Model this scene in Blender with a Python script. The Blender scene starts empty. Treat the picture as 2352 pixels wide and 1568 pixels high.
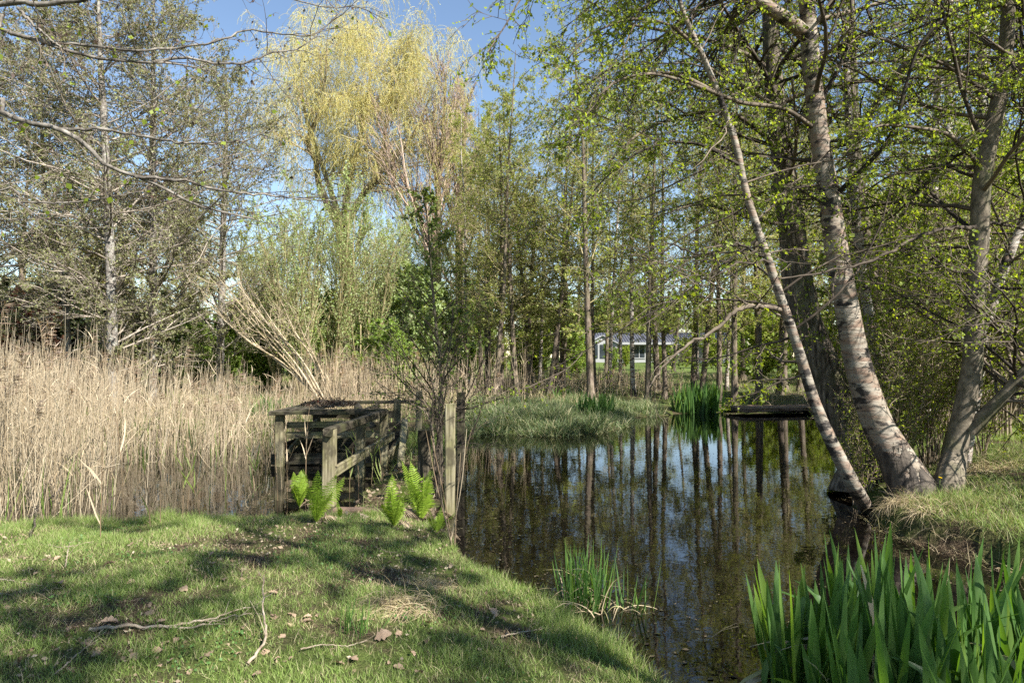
import bpy, math
import numpy as np
from mathutils import Vector, Matrix

# ------------------------------------------------------------------ camera, sky, sun, exposure
SC = bpy.context.scene
COL = SC.collection
R = math.radians
ZC = 1.8
PITCH = math.atan(32 / 1568.0)
F = 1568.0                                   # focal length in pixels of a 2352 px wide frame
cam = bpy.data.cameras.new("camera")
cam.sensor_width = 36.0
cam.lens = 24.0
cam.clip_start = 0.05
cam.clip_end = 2000
cam_o = bpy.data.objects.new("camera", cam)
COL.objects.link(cam_o)
cam_o.location = (0, 0, ZC)
cam_o.rotation_euler = (R(90) + PITCH, 0, 0)
SC.camera = cam_o

SUN_DIR = Vector((0.66, -0.60, 0.84)).normalized()
SUN_EL = math.asin(SUN_DIR.z)
SUN_AZ = math.atan2(SUN_DIR.x, SUN_DIR.y)
w = bpy.data.worlds.new("World")
SC.world = w
w.use_nodes = True
nt = w.node_tree
sky = nt.nodes.new("ShaderNodeTexSky")
sky.sky_type = 'NISHITA'
sky.sun_disc = False
sky.sun_elevation = SUN_EL
sky.sun_rotation = SUN_AZ
sky.air_density = 1.0
sky.dust_density = 0.0
sky.ozone_density = 1.0
bg = nt.nodes["Background"]
bg.inputs[1].default_value = 0.078
nt.links.new(sky.outputs[0], bg.inputs[0])
sun = bpy.data.lights.new("sun", 'SUN')
sun.energy = 5.0
sun.angle = R(0.55)
sun.color = (1.0, 0.965, 0.91)
sun_o = bpy.data.objects.new("sun", sun)
COL.objects.link(sun_o)
sun_o.rotation_euler = SUN_DIR.to_track_quat('Z', 'Y').to_euler()
sun_o.location = (20, -10, 30)
SC.view_settings.view_transform = 'Standard'
SC.view_settings.look = 'None'
SC.view_settings.exposure = 1.45
SC.view_settings.gamma = 1.0
cy = SC.cycles
cy.max_bounces = 6
cy.diffuse_bounces = 3
cy.glossy_bounces = 2
cy.transmission_bounces = 3
cy.transparent_max_bounces = 4
cy.caustics_reflective = False
cy.caustics_refractive = False
cy.use_denoising = False

# ------------------------------------------------------------------ small helpers
def nrm(v):
    return v / (np.linalg.norm(v, axis=-1, keepdims=True) + 1e-9)

CP, SP = math.cos(PITCH), math.sin(PITCH)
def at(px, py, d):
    """Point seen at photo pixel (px, py) of the 2352 px picture, d metres ahead."""
    rx, ru = px - 1176.0, 784.0 - py
    dx, dy, dz = rx, F * CP - ru * SP, F * SP + ru * CP
    k = d / dy
    return np.array([dx * k, d, ZC + dz * k])

def vnoise(x, y, s, seed):
    rg = np.random.default_rng(seed)
    T = rg.random((64, 64))
    u, v = x / s + 1000.0, y / s + 1000.0
    i, j = np.floor(u).astype(int), np.floor(v).astype(int)
    a, b = u - i, v - j
    a, b = a * a * (3 - 2 * a), b * b * (3 - 2 * b)
    g = lambda p, q: T[p % 64, q % 64]
    return (g(i, j) * (1 - a) + g(i + 1, j) * a) * (1 - b) + (g(i, j + 1) * (1 - a) + g(i + 1, j + 1) * a) * b

def tag(o, label=None, cat=None, group=None, kind=None):
    if label: o["label"] = label
    if cat: o["category"] = cat
    if group: o["group"] = group
    if kind: o["kind"] = kind
    return o

def empty(name, loc=(0, 0, 0), rz=0.0):
    o = bpy.data.objects.new(name, None)
    o.empty_display_size = 0.2
    o.location = [float(v) for v in loc]
    o.rotation_euler = (0, 0, rz)
    COL.objects.link(o)
    return o

class MB:
    """Collects vertices and faces (numpy) for ONE mesh object."""
    def __init__(s):
        s.v, s.f, s.n = [], [], 0
    def add(s, verts, faces, mat=0):
        verts = np.asarray(verts, float).reshape(-1, 3)
        faces = np.asarray(faces, int)
        s.v.append(verts)
        s.f.append((faces + s.n, mat))
        s.n += len(verts)
    def build(s, name, mats, parent=None, smooth=True, origin=None, matrix=None):
        me = bpy.data.meshes.new(name)
        V = np.concatenate(s.v) if s.v else np.zeros((0, 3))
        if origin is not None:
            V = V - np.asarray(origin, float)
        me.vertices.add(len(V))
        me.vertices.foreach_set("co", V.astype(np.float32).ravel())
        li = np.concatenate([f.ravel() for f, m in s.f]).astype(np.int32)
        tot = np.concatenate([np.full(len(f), f.shape[1]) for f, m in s.f]).astype(np.int32)
        mi = np.concatenate([np.full(len(f), m) for f, m in s.f]).astype(np.int32)
        st = np.zeros(len(tot), np.int32)
        st[1:] = np.cumsum(tot)[:-1]
        me.loops.add(len(li))
        me.loops.foreach_set("vertex_index", li)
        me.polygons.add(len(tot))
        me.polygons.foreach_set("loop_start", st)
        me.polygons.foreach_set("material_index", mi)
        me.polygons.foreach_set("use_smooth", np.full(len(tot), bool(smooth)))
        for m in (mats if isinstance(mats, (list, tuple)) else [mats]):
            me.materials.append(m)
        me.update(calc_edges=True)
        o = bpy.data.objects.new(name, me)
        COL.objects.link(o)
        if parent is not None:
            o.parent = parent
        if matrix is not None:
            o.matrix_local = matrix
        return o

def copy_thing(o, loc, rz=0.0, sc=1.0, label=None, group=None, tilt=(0, 0)):
    c = o.copy()
    COL.objects.link(c)
    c.location = [float(v) for v in loc]
    c.rotation_euler = (tilt[0], tilt[1], rz)
    c.scale = (sc, sc, sc) if np.isscalar(sc) else sc
    if label: c["label"] = label
    if group: c["group"] = group
    for ch in o.children:
        d = ch.copy()
        COL.objects.link(d)
        d.parent = c
        for g in ch.children:
            e = g.copy()
            COL.objects.link(e)
            e.parent = d
    return c

def rand_perp(rng, t):
    v = rng.normal(size=t.shape)
    v -= (v * t).sum(-1, keepdims=True) * t
    return nrm(v)

def tubes(mb, P, Rr, sides=3, mat=0, rough=0.0, rng=None, cap=False):
    """Batch of tubes: P (B,n,3), Rr (B,n)."""
    B, n, _ = P.shape
    if B == 0:
        return
    T = np.empty_like(P)
    T[:, 1:-1] = P[:, 2:] - P[:, :-2]
    T[:, 0] = P[:, 1] - P[:, 0]
    T[:, -1] = P[:, -1] - P[:, -2]
    T = nrm(T)
    m = nrm(T.mean(axis=1))
    ref = np.where(np.abs(m[:, 2:3]) > 0.8, np.array([[1.0, 0.13, 0]]), np.array([[0, 0.1, 1.0]]))
    U = nrm(np.cross(T, ref[:, None, :]))
    W = np.cross(T, U)
    a = np.arange(sides) * 2 * math.pi / sides
    rr = Rr[:, :, None] * np.ones(sides)
    if rough and rng is not None:
        rr = rr * (1 + rough * rng.normal(size=rr.shape))
    V = P[:, :, None, :] + rr[..., None] * (np.cos(a)[:, None] * U[:, :, None, :] + np.sin(a)[:, None] * W[:, :, None, :])
    b = (np.arange(B) * n * sides)[:, None, None]
    i = (np.arange(n - 1) * sides)[None, :, None]
    j = np.arange(sides)[None, None, :]
    k = (j + 1) % sides
    q = np.stack([b + i + j, b + i + k, b + i + sides + k, b + i + sides + j], -1).reshape(-1, 4)
    mb.add(V, q, mat)
    if cap:
        mb.add(V[:, -1], (np.arange(B)[:, None] * sides + np.arange(sides)[None, :]), mat)

def strips(mb, P, S, W, mat=0, fold=0.0):
    """Batch of ribbons: centre lines P (B,n,3), side vectors S (B,3) or (B,n,3), half widths W (B,n)."""
    B, n, _ = P.shape
    if S.ndim == 2:
        S = S[:, None, :]
    if fold:
        T = nrm(np.gradient(P, axis=1))
        N = np.cross(T, np.broadcast_to(S, P.shape))
        V = np.stack([P - S * W[..., None], P + N * (W * fold)[..., None], P + S * W[..., None]], 2)
        m = 3
    else:
        V = np.stack([P - S * W[..., None], P + S * W[..., None]], 2)
        m = 2
    b = (np.arange(B) * n * m)[:, None, None]
    i = (np.arange(n - 1) * m)[None, :, None]
    j = np.arange(m - 1)[None, None, :]
    q = np.stack([b + i + j, b + i + j + 1, b + i + m + j + 1, b + i + m + j], -1).reshape(-1, 4)
    mb.add(V, q, mat)

def leaves(mb, rng, P, size, mat=0, droop=0.3, wid=0.36, sd=0.3):
    n = len(P)
    if n == 0:
        return
    a = rng.normal(size=(n, 3))
    a[:, 2] -= droop
    a = nrm(a)
    b = rand_perp(rng, a)
    c = np.cross(a, b)
    s = (size * np.clip(rng.normal(1, sd, n), 0.35, 1.9))[:, None]
    V = np.stack([P, P + a * s * .45 + b * s * wid + c * s * .08, P + a * s, P + a * s * .45 - b * s * wid + c * s * .08], 1)
    mb.add(V, np.arange(n * 4).reshape(n, 4), mat)

def interp(P, Rr, idx, t):
    n = P.shape[1]
    f = np.clip(t, 0, 1) * (n - 1)
    i = np.minimum(f.astype(int), n - 2)
    a = (f - i)[:, None]
    return P[idx, i] * (1 - a) + P[idx, i + 1] * a, Rr[idx, i] * (1 - a[:, 0]) + Rr[idx, i + 1] * a[:, 0], nrm(P[idx, i + 1] - P[idx, i])

def grow(rng, p, d, L, n, wob, up, r0, rend):
    B = len(p)
    P = np.empty((B, n, 3))
    P[:, 0] = p
    st = (L / (n - 1))[:, None]
    for k in range(1, n):
        d = nrm(d + rng.normal(0, wob, (B, 3)) + np.array([0, 0, up]))
        P[:, k] = P[:, k - 1] + d * st
    return P, r0[:, None] * np.linspace(1, rend, n)[None, :]

def spline(pts, n):
    """Catmull-Rom through pts, n samples."""
    p = np.asarray(pts, float)
    if len(p) == 2:
        return p[0] + (p[1] - p[0]) * np.linspace(0, 1, n)[:, None]
    q = np.vstack([2 * p[0] - p[1], p, 2 * p[-1] - p[-2]])
    cl = np.concatenate([[0], np.cumsum(np.linalg.norm(np.diff(p, axis=0), axis=1))])
    s = np.linspace(0, cl[-1], n)
    i = np.clip(np.searchsorted(cl, s, side='right') - 1, 0, len(p) - 2)
    t = ((s - cl[i]) / (cl[i + 1] - cl[i] + 1e-9))[:, None]
    a, b, c, d = q[i], q[i + 1], q[i + 2], q[i + 3]
    return 0.5 * (2 * b + (c - a) * t + (2 * a - 5 * b + 4 * c - d) * t ** 2 + (3 * b - a - 3 * c + d) * t ** 3)

def near_cam(P, r=2.9):
    """True for branches that would hang right in front of the lens."""
    d = np.linalg.norm(P - np.array([0, 0, ZC]), axis=-1).min(axis=1)
    return d < r

# ------------------------------------------------------------------ materials
class NT:
    def __init__(s, name):
        s.m = bpy.data.materials.new(name)
        s.m.use_nodes = True
        s.t = s.m.node_tree
        s.t.nodes.clear()
        s.out = s.t.nodes.new("ShaderNodeOutputMaterial")
    def n(s, typ, _props=None, **inp):
        nd = s.t.nodes.new("ShaderNode" + typ)
        for k, v in (_props or {}).items():
            setattr(nd, k, v)
        for k, v in inp.items():
            key = int(k[1:]) if k[0] == 'i' and k[1:].isdigit() else k.replace('_', ' ')
            s.set(nd.inputs[key], v)
        return nd
    def set(s, sock, v):
        if isinstance(v, bpy.types.NodeSocket):
            s.t.links.new(v, sock)
        elif isinstance(v, bpy.types.Node):
            s.t.links.new(v.outputs[0], sock)
        else:
            if sock.type == 'RGBA' and len(v) == 3:
                v = (*v, 1)
            sock.default_value = v
    def ramp(s, fac, stops, interp='LINEAR'):
        nd = s.t.nodes.new("ShaderNodeValToRGB")
        cr = nd.color_ramp
        cr.interpolation = interp
        while len(cr.elements) < len(stops):
            cr.elements.new(0.5)
        for e, (p, c) in zip(cr.elements, stops):
            e.position = p
            e.color = (*c, 1) if not np.isscalar(c) else (c, c, c, 1)
        s.set(nd.inputs[0], fac)
        return nd.outputs[0]
    def coord(s, scale=(1, 1, 1)):
        tc = s.n("TexCoord")
        mp = s.n("Mapping", Vector=tc.outputs["Object"], Scale=scale)
        return mp.outputs[0]
    def noise(s, vec, scale, detail=3.0, rough=0.55):
        return s.n("TexNoise", Vector=vec, Scale=scale, Detail=detail, Roughness=rough).outputs["Fac"]
    def mix(s, fac, a, b, mode='MIX'):
        nd = s.t.nodes.new("ShaderNodeMix")
        nd.data_type = 'RGBA'
        nd.blend_type = mode
        s.set(nd.inputs[0], fac)
        s.set(nd.inputs[6], a)
        s.set(nd.inputs[7], b)
        return nd.outputs[2]
    def math(s, op, a, b=0.5):
        return s.n("Math", {"operation": op}, i0=a, i1=b).outputs[0]
    def bump(s, h, strength, dist):
        return s.n("Bump", Strength=strength, Distance=dist, Height=h).outputs[0]
    def finish(s, col, rough=0.8, normal=None, spec=0.3, transl=0.0, tcol=None):
        b = s.n("BsdfPrincipled", Roughness=rough)
        s.set(b.inputs["Base Color"], col)
        b.inputs["Specular IOR Level"].default_value = spec
        if normal is not None:
            s.set(b.inputs["Normal"], normal)
        sh = b.outputs[0]
        if transl:
            tr = s.n("BsdfTranslucent")
            s.set(tr.inputs[0], tcol if tcol is not None else col)
            mx = s.n("MixShader", i0=transl)
            s.t.links.new(sh, mx.inputs[1])
            s.t.links.new(tr.outputs[0], mx.inputs[2])
            sh = mx.outputs[0]
        s.t.links.new(sh, s.out.inputs[0])
        return s.m

def m_leaf(name, cols, transl=0.42, rough=0.5, spec=0.3, tint=(1.25, 1.15, 0.5)):
    n = NT(name)
    g = n.n("NewGeometry")
    k = len(cols)
    c = n.ramp(g.outputs["Random Per Island"], [((i + .5) / k, cc) for i, cc in enumerate(cols)])
    oi = n.n("ObjectInfo")
    v = n.n("MapRange", Value=oi.outputs["Random"], To_Min=0.82, To_Max=1.18)
    hs = n.n("HueSaturation", Value=v.outputs[0], Color=c)
    tc = n.mix(1.0, hs.outputs[0], tint, 'MULTIPLY')
    return n.finish(hs.outputs[0], rough, None, spec, transl, tc)

def m_twig(name, cols, scale=3.0):
    n = NT(name)
    v = n.coord((scale, scale, scale))
    f = n.noise(v, 2.0, 2.0)
    g = n.n("NewGeometry")
    f2 = n.math('ADD', n.math('MULTIPLY', f, 0.6), n.math('MULTIPLY', g.outputs["Random Per Island"], 0.4))
    return n.finish(n.ramp(f2, [(0.28, cols[0]), (0.5, cols[1]), (0.72, cols[2])]), 0.85, None, 0.2)

def m_bark(name, dark, mid, light, moss=None, vscale=(9, 9, 2.2), bump=0.03, lichen=None):
    n = NT(name)
    v = n.coord(vscale)
    f = n.noise(v, 2.2, 6.0, 0.65)
    v2 = n.coord((1.3, 1.3, 0.9))
    f2 = n.noise(v2, 2.5, 4.0)
    c = n.ramp(f, [(0.33, dark), (0.5, mid), (0.68, light)])
    if lichen is not None:
        vl = n.coord((6, 6, 5))
        l = n.ramp(n.noise(vl, 1.6, 4.0, 0.6), [(0.52, 0.0), (0.6, 1.0)])
        c = n.mix(n.math('MULTIPLY', l, 0.75), c, lichen)
    if moss is not None:
        c = n.mix(n.ramp(f2, [(0.48, 0.0), (0.68, 0.8)]), c, moss)
    vo = n.n("TexVoronoi", {"feature": 'DISTANCE_TO_EDGE'}, Vector=v, Scale=2.0).outputs[0]
    h = n.math('ADD', n.math('MULTIPLY', vo, 0.8), f)
    return n.finish(c, 0.9, n.bump(h, 0.9, bump), 0.15)

def m_birch(name, base_h=1.3, white=(0.62, 0.57, 0.50)):
    n = NT(name)
    tc = n.n("TexCoord").outputs["Object"]
    z = n.n("SeparateXYZ", Vector=tc).outputs[2]
    band = n.noise(n.coord((3.2, 3.2, 20)), 2.0, 5.0, 0.65)            # lenticels across the stem
    big = n.noise(n.coord((3.0, 3.0, 6)), 1.2, 5.0, 0.65)              # black scars
    tone = n.noise(n.coord((5, 5, 5)), 1.0, 4.0)
    c = n.ramp(tone, [(0.3, (white[0] * .62, white[1] * .58, white[2] * .52)), (0.55, white), (0.75, (white[0] * 1.1, white[1] * 1.1, white[2] * 1.1))])
    pink = n.ramp(n.noise(n.coord((3, 3, 12)), 1.4, 4.0), [(0.45, 0.0), (0.62, 0.8)])
    c = n.mix(pink, c, (0.20, 0.125, 0.085))
    c = n.mix(n.ramp(band, [(0.56, 0.0), (0.64, 0.85)]), c, (0.10, 0.075, 0.055))
    c = n.mix(n.ramp(big, [(0.535, 0.0), (0.59, 0.95)]), c, (0.025, 0.02, 0.017))
    fis = n.noise(n.coord((5, 5, 1.7)), 1.5, 4.0, 0.6)                # fissured butt
    bh = n.n("MapRange", Value=z, From_Min=0.1, From_Max=base_h, To_Min=0.30, To_Max=-0.45).outputs[0]
    rough = n.ramp(n.math('ADD', fis, bh), [(0.53, 0.0), (0.57, 1.0)])
    c = n.mix(rough, c, n.ramp(fis, [(0.4, (0.02, 0.016, 0.013)), (0.62, (0.10, 0.08, 0.06))]))
    h = n.math('ADD', n.math('MULTIPLY', band, -0.5), n.math('MULTIPLY', n.math('MULTIPLY', rough, fis), 2.0))
    return n.finish(c, 0.75, n.bump(h, 0.8, 0.03), 0.25)

def m_wood(name, dark, mid, light, green=(0.10, 0.12, 0.04)):
    n = NT(name)
    v = n.coord((1.2, 22, 22))
    f = n.noise(v, 1.6, 6.0, 0.6)
    v2 = n.coord((2.0, 3, 3))
    f2 = n.noise(v2, 1.4, 4.0)
    c = n.ramp(f, [(0.32, dark), (0.5, mid), (0.7, light)])
    c = n.mix(n.ramp(f2, [(0.45, 0.0), (0.66, 0.7)]), c, green)
    c = n.mix(n.ramp(n.noise(v2, 2.3, 3.0), [(0.54, 0.0), (0.68, 0.8)]), c, dark)
    crack = n.ramp(n.noise(n.coord((0.8, 30, 30)), 1.3, 2.0), [(0.30, 1.0), (0.36, 0.0)])
    c = n.mix(crack, c, (0.02, 0.016, 0.012))
    return n.finish(c, 0.85, n.bump(f, 0.6, 0.01), 0.2)

M = {}
M['birch'] = m_birch('birch_bark', 1.9, (0.29, 0.25, 0.195))
M['birch_thin'] = m_birch('thin_birch_bark', 0.5, (0.27, 0.24, 0.19))
M['birch_far'] = m_birch('far_birch_bark', 0.8, (0.48, 0.44, 0.38))
M['bark_dark'] = m_bark('dark_bark', (0.018, 0.014, 0.010), (0.10, 0.08, 0.06), (0.26, 0.215, 0.165), moss=(0.09, 0.095, 0.04))
M['bark_mid'] = m_bark('alder_bark', (0.05, 0.04, 0.03), (0.15, 0.115, 0.085), (0.28, 0.23, 0.17), moss=(0.10, 0.10, 0.04))
M['bark_limb'] = m_bark('mottled_limb_bark', (0.03, 0.026, 0.022), (0.13, 0.115, 0.095), (0.30, 0.27, 0.23), vscale=(5, 5, 5), bump=0.004)
M['bark_willow'] = m_bark('yellowish_willow_bark', (0.09, 0.07, 0.04), (0.22, 0.18, 0.10), (0.36, 0.31, 0.19), bump=0.02)
M['bark_grey'] = m_bark('grey_lichen_bark', (0.06, 0.052, 0.045), (0.16, 0.14, 0.12), (0.28, 0.25, 0.21), vscale=(6, 6, 5), lichen=(0.34, 0.33, 0.28), bump=0.015)
M['bark_smooth'] = m_bark('smooth_grey_bark', (0.07, 0.058, 0.043), (0.15, 0.125, 0.09), (0.24, 0.20, 0.15), moss=(0.11, 0.11, 0.055), vscale=(7, 7, 5), bump=0.006)
M['twig_grey'] = m_twig('grey_twig', [(0.12, 0.098, 0.075), (0.24, 0.20, 0.155), (0.37, 0.32, 0.26)])
M['twig_dark'] = m_twig('dark_twig', [(0.03, 0.024, 0.018), (0.08, 0.062, 0.045), (0.20, 0.16, 0.115)])
M['twig_brown'] = m_twig('brown_twig', [(0.11, 0.085, 0.055), (0.25, 0.195, 0.13), (0.40, 0.32, 0.22)])
M['twig_red'] = m_twig('reddish_twig', [(0.22, 0.15, 0.11), (0.36, 0.26, 0.19), (0.48, 0.37, 0.28)])
M['twig_yellow'] = m_twig('yellow_willow_twig', [(0.34, 0.27, 0.08), (0.50, 0.41, 0.13), (0.60, 0.52, 0.22)])
M['twig_pale'] = m_twig('pale_willow_stem', [(0.22, 0.17, 0.10), (0.38, 0.30, 0.19), (0.52, 0.43, 0.30)])
M['twig_olive'] = m_twig('olive_stem', [(0.13, 0.11, 0.05), (0.25, 0.21, 0.10), (0.36, 0.30, 0.17)])
M['leaf_alder'] = m_leaf('alder_leaf', [(0.16, 0.155, 0.085), (0.24, 0.27, 0.095), (0.18, 0.16, 0.10), (0.29, 0.32, 0.11), (0.24, 0.23, 0.13)], 0.40)
M['leaf_birch'] = m_leaf('birch_leaf', [(0.19, 0.26, 0.03), (0.28, 0.36, 0.045), (0.34, 0.42, 0.06), (0.22, 0.29, 0.04)], 0.55, tint=(1.4, 1.3, 0.45))
M['leaf_mid'] = m_leaf('young_alder_leaf', [(0.25, 0.31, 0.07), (0.33, 0.39, 0.09), (0.42, 0.47, 0.13), (0.29, 0.31, 0.09)], 0.52)
M['leaf_willow'] = m_leaf('willow_leaf', [(0.42, 0.44, 0.18), (0.50, 0.50, 0.25), (0.38, 0.42, 0.17), (0.52, 0.48, 0.27)], 0.4)
M['leaf_bright'] = m_leaf('bright_bush_leaf', [(0.20, 0.32, 0.05), (0.28, 0.40, 0.07), (0.16, 0.26, 0.05), (0.33, 0.41, 0.10)], 0.5)
M['leaf_pale'] = m_leaf('pale_bush_leaf', [(0.25, 0.34, 0.11), (0.35, 0.43, 0.17), (0.20, 0.28, 0.08), (0.43, 0.49, 0.26)], 0.45)
M['leaf_dark'] = m_leaf('evergreen_leaf', [(0.012, 0.02, 0.008), (0.025, 0.04, 0.012), (0.04, 0.055, 0.015), (0.05, 0.04, 0.02)], 0.15)
M['leaf_red'] = m_leaf('red_brown_leaf', [(0.06, 0.02, 0.012), (0.10, 0.035, 0.02), (0.04, 0.022, 0.014), (0.07, 0.05, 0.02)], 0.25)
M['leaf_gold'] = m_leaf('golden_bush_leaf', [(0.25, 0.18, 0.03), (0.18, 0.17, 0.03), (0.30, 0.22, 0.04), (0.12, 0.13, 0.03)], 0.4)
M['leaf_sapling'] = m_leaf('sapling_leaf', [(0.10, 0.15, 0.03), (0.15, 0.21, 0.045), (0.21, 0.27, 0.06), (0.12, 0.14, 0.04)], 0.45)
M['blossom'] = m_leaf('white_blossom', [(0.6, 0.62, 0.52), (0.7, 0.7, 0.66), (0.25, 0.35, 0.12)], 0.3, tint=(1, 1, .9))
M['leaf_clover'] = m_leaf('clover_leaf', [(0.05, 0.11, 0.025), (0.08, 0.16, 0.04), (0.11, 0.19, 0.05)], 0.3)
M['catkin'] = m_leaf('dark_catkin', [(0.05, 0.03, 0.022), (0.09, 0.055, 0.04), (0.13, 0.085, 0.06)], 0.1)
M['iris'] = None
M['fern'] = m_leaf('fern_frond', [(0.22, 0.34, 0.035), (0.29, 0.40, 0.05), (0.20, 0.30, 0.03)], 0.45, 0.5, tint=(1.15, 1.1, 0.5))
M['reed'] = m_leaf('dry_reed', [(0.50, 0.39, 0.25), (0.36, 0.27, 0.16), (0.60, 0.49, 0.34), (0.24, 0.17, 0.10), (0.54, 0.44, 0.30), (0.17, 0.125, 0.08)], 0.2, 0.7, 0.2, tint=(1.0, .95, .8))
M['reed_pale'] = m_leaf('pale_dry_reed', [(0.66, 0.54, 0.36), (0.54, 0.42, 0.26), (0.74, 0.63, 0.45), (0.40, 0.30, 0.18), (0.70, 0.58, 0.40)], 0.25, 0.7, 0.2, tint=(1.0, .95, .8))
M['reed_green'] = m_leaf('green_reed_shoot', [(0.16, 0.24, 0.05), (0.22, 0.30, 0.07), (0.28, 0.33, 0.11)], 0.4)
M['plume'] = m_leaf('reed_plume', [(0.34, 0.24, 0.17), (0.45, 0.34, 0.25), (0.26, 0.18, 0.13)], 0.4)
M['grass'] = m_leaf('grass_blade', [(0.15, 0.23, 0.045), (0.21, 0.30, 0.07), (0.27, 0.36, 0.10), (0.17, 0.24, 0.055), (0.33, 0.39, 0.14), (0.12, 0.18, 0.04), (0.42, 0.37, 0.21)], 0.4, 0.55, 0.25, tint=(1.15, 1.15, .6))
M['sedge'] = m_leaf('sedge_blade', [(0.09, 0.14, 0.05), (0.15, 0.20, 0.09), (0.07, 0.11, 0.035), (0.24, 0.28, 0.15), (0.44, 0.38, 0.23), (0.13, 0.19, 0.055)], 0.3, 0.5, 0.25, tint=(1.1, 1.1, .7))
M['straw'] = m_leaf('dry_grass_blade', [(0.42, 0.33, 0.20), (0.52, 0.42, 0.27), (0.30, 0.22, 0.13), (0.38, 0.34, 0.16)], 0.25, 0.7, 0.2, tint=(1, .95, .8))
M['dead_leaf'] = m_leaf('dead_leaf', [(0.40, 0.30, 0.20), (0.50, 0.40, 0.28), (0.30, 0.20, 0.13), (0.56, 0.47, 0.35)], 0.2, 0.6, 0.3, tint=(1, .85, .6))
M['litter'] = m_leaf('brown_litter', [(0.11, 0.075, 0.045), (0.20, 0.145, 0.09), (0.34, 0.26, 0.17), (0.07, 0.045, 0.03), (0.42, 0.34, 0.24)], 0.1, 0.7, 0.2, tint=(1, .9, .7))
M['flake'] = m_leaf('floating_flake', [(0.03, 0.022, 0.013), (0.06, 0.045, 0.025), (0.13, 0.10, 0.06), (0.05, 0.055, 0.02)], 0.0, 0.6, 0.3)
M['stick'] = m_bark('dead_stick', (0.14, 0.10, 0.07), (0.30, 0.24, 0.17), (0.46, 0.38, 0.29), vscale=(6, 6, 6), bump=0.004)
M['wood'] = m_wood('weathered_post_wood', (0.06, 0.05, 0.03), (0.21, 0.18, 0.11), (0.36, 0.32, 0.21), (0.17, 0.165, 0.06))
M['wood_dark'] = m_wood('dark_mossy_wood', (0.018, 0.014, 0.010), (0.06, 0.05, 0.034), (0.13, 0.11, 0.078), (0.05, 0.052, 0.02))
M['wood_red'] = m_wood('brown_jetty_wood', (0.06, 0.038, 0.027), (0.19, 0.125, 0.09), (0.32, 0.23, 0.17), (0.14, 0.10, 0.06))

def m_iris():
    n = NT('iris_leaf')
    g = n.n("NewGeometry")
    c = n.ramp(g.outputs["Random Per Island"], [(0.1, (0.045, 0.105, 0.022)), (0.4, (0.075, 0.16, 0.035)), (0.7, (0.11, 0.205, 0.055)), (0.95, (0.16, 0.25, 0.04))])
    z = n.noise(n.coord((70, 70, 1.2)), 1.0, 2.0)
    c = n.mix(n.ramp(z, [(0.4, 0.0), (0.6, 0.35)]), c, (0.14, 0.22, 0.08))
    t = n.mix(1.0, c, (1.5, 1.55, 0.3), 'MULTIPLY')
    return n.finish(c, 0.42, n.bump(z, 0.25, 0.003), 0.28, 0.42, t)
M['iris'] = m_iris()

def m_ground():
    n = NT('ground_soil')
    pos = n.n("NewGeometry").outputs["Position"]
    sx = n.n("SeparateXYZ", Vector=pos)
    a = n.noise(pos, 1.7, 6.0, 0.65)
    b = n.noise(pos, 14.0, 5.0, 0.7)
    d = n.noise(pos, 60.0, 3.0, 0.7)
    soil = n.ramp(d, [(0.35, (0.022, 0.015, 0.009)), (0.52, (0.07, 0.048, 0.03)), (0.7, (0.19, 0.14, 0.085))])
    green = n.ramp(b, [(0.35, (0.035, 0.05, 0.012)), (0.6, (0.085, 0.12, 0.025)), (0.75, (0.16, 0.15, 0.06))])
    c = n.mix(n.ramp(a, [(0.40, 0.0), (0.58, 0.85)]), soil, green)
    lawn = n.ramp(b, [(0.3, (0.07, 0.105, 0.022)), (0.7, (0.12, 0.15, 0.04))])
    far = n.n("MapRange", Value=sx.outputs[1], From_Min=38, From_Max=48).outputs[0]
    c = n.mix(far, c, lawn)
    bed = n.n("MapRange", Value=sx.outputs[2], From_Min=0.02, From_Max=-0.03).outputs[0]
    mud = n.ramp(b, [(0.35, (0.018, 0.012, 0.008)), (0.7, (0.055, 0.038, 0.024))])
    c = n.mix(bed, c, mud)
    h = n.math('ADD', b, n.math('MULTIPLY', d, 0.5))
    return n.finish(c, 0.95, n.bump(h, 0.8, 0.04), 0.1)
M['ground'] = m_ground()

def m_water():
    n = NT('dark_pond_water')
    pos = n.n("NewGeometry").outputs["Position"]
    mp = n.n("Mapping", Vector=pos, Scale=(1.0, 1.0, 1.0)).outputs[0]
    a = n.noise(mp, 5.0, 2.0)
    b = n.noise(mp, 22.0, 2.0)
    h = n.math('ADD', a, n.math('MULTIPLY', b, 0.12))
    bed = n.ramp(n.noise(pos, 6.0, 6.0, 0.7), [(0.4, (0.0015, 0.0012, 0.001)), (0.68, (0.006, 0.0045, 0.003))])
    p = n.n("BsdfPrincipled", Roughness=0.015, Normal=n.bump(h, 0.05, 0.02), IOR=1.65)
    n.set(p.inputs["Base Color"], bed)
    p.inputs["Specular IOR Level"].default_value = 0.5
    n.t.links.new(p.outputs[0], n.out.inputs[0])
    return n.m
M['water'] = m_water()

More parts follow.
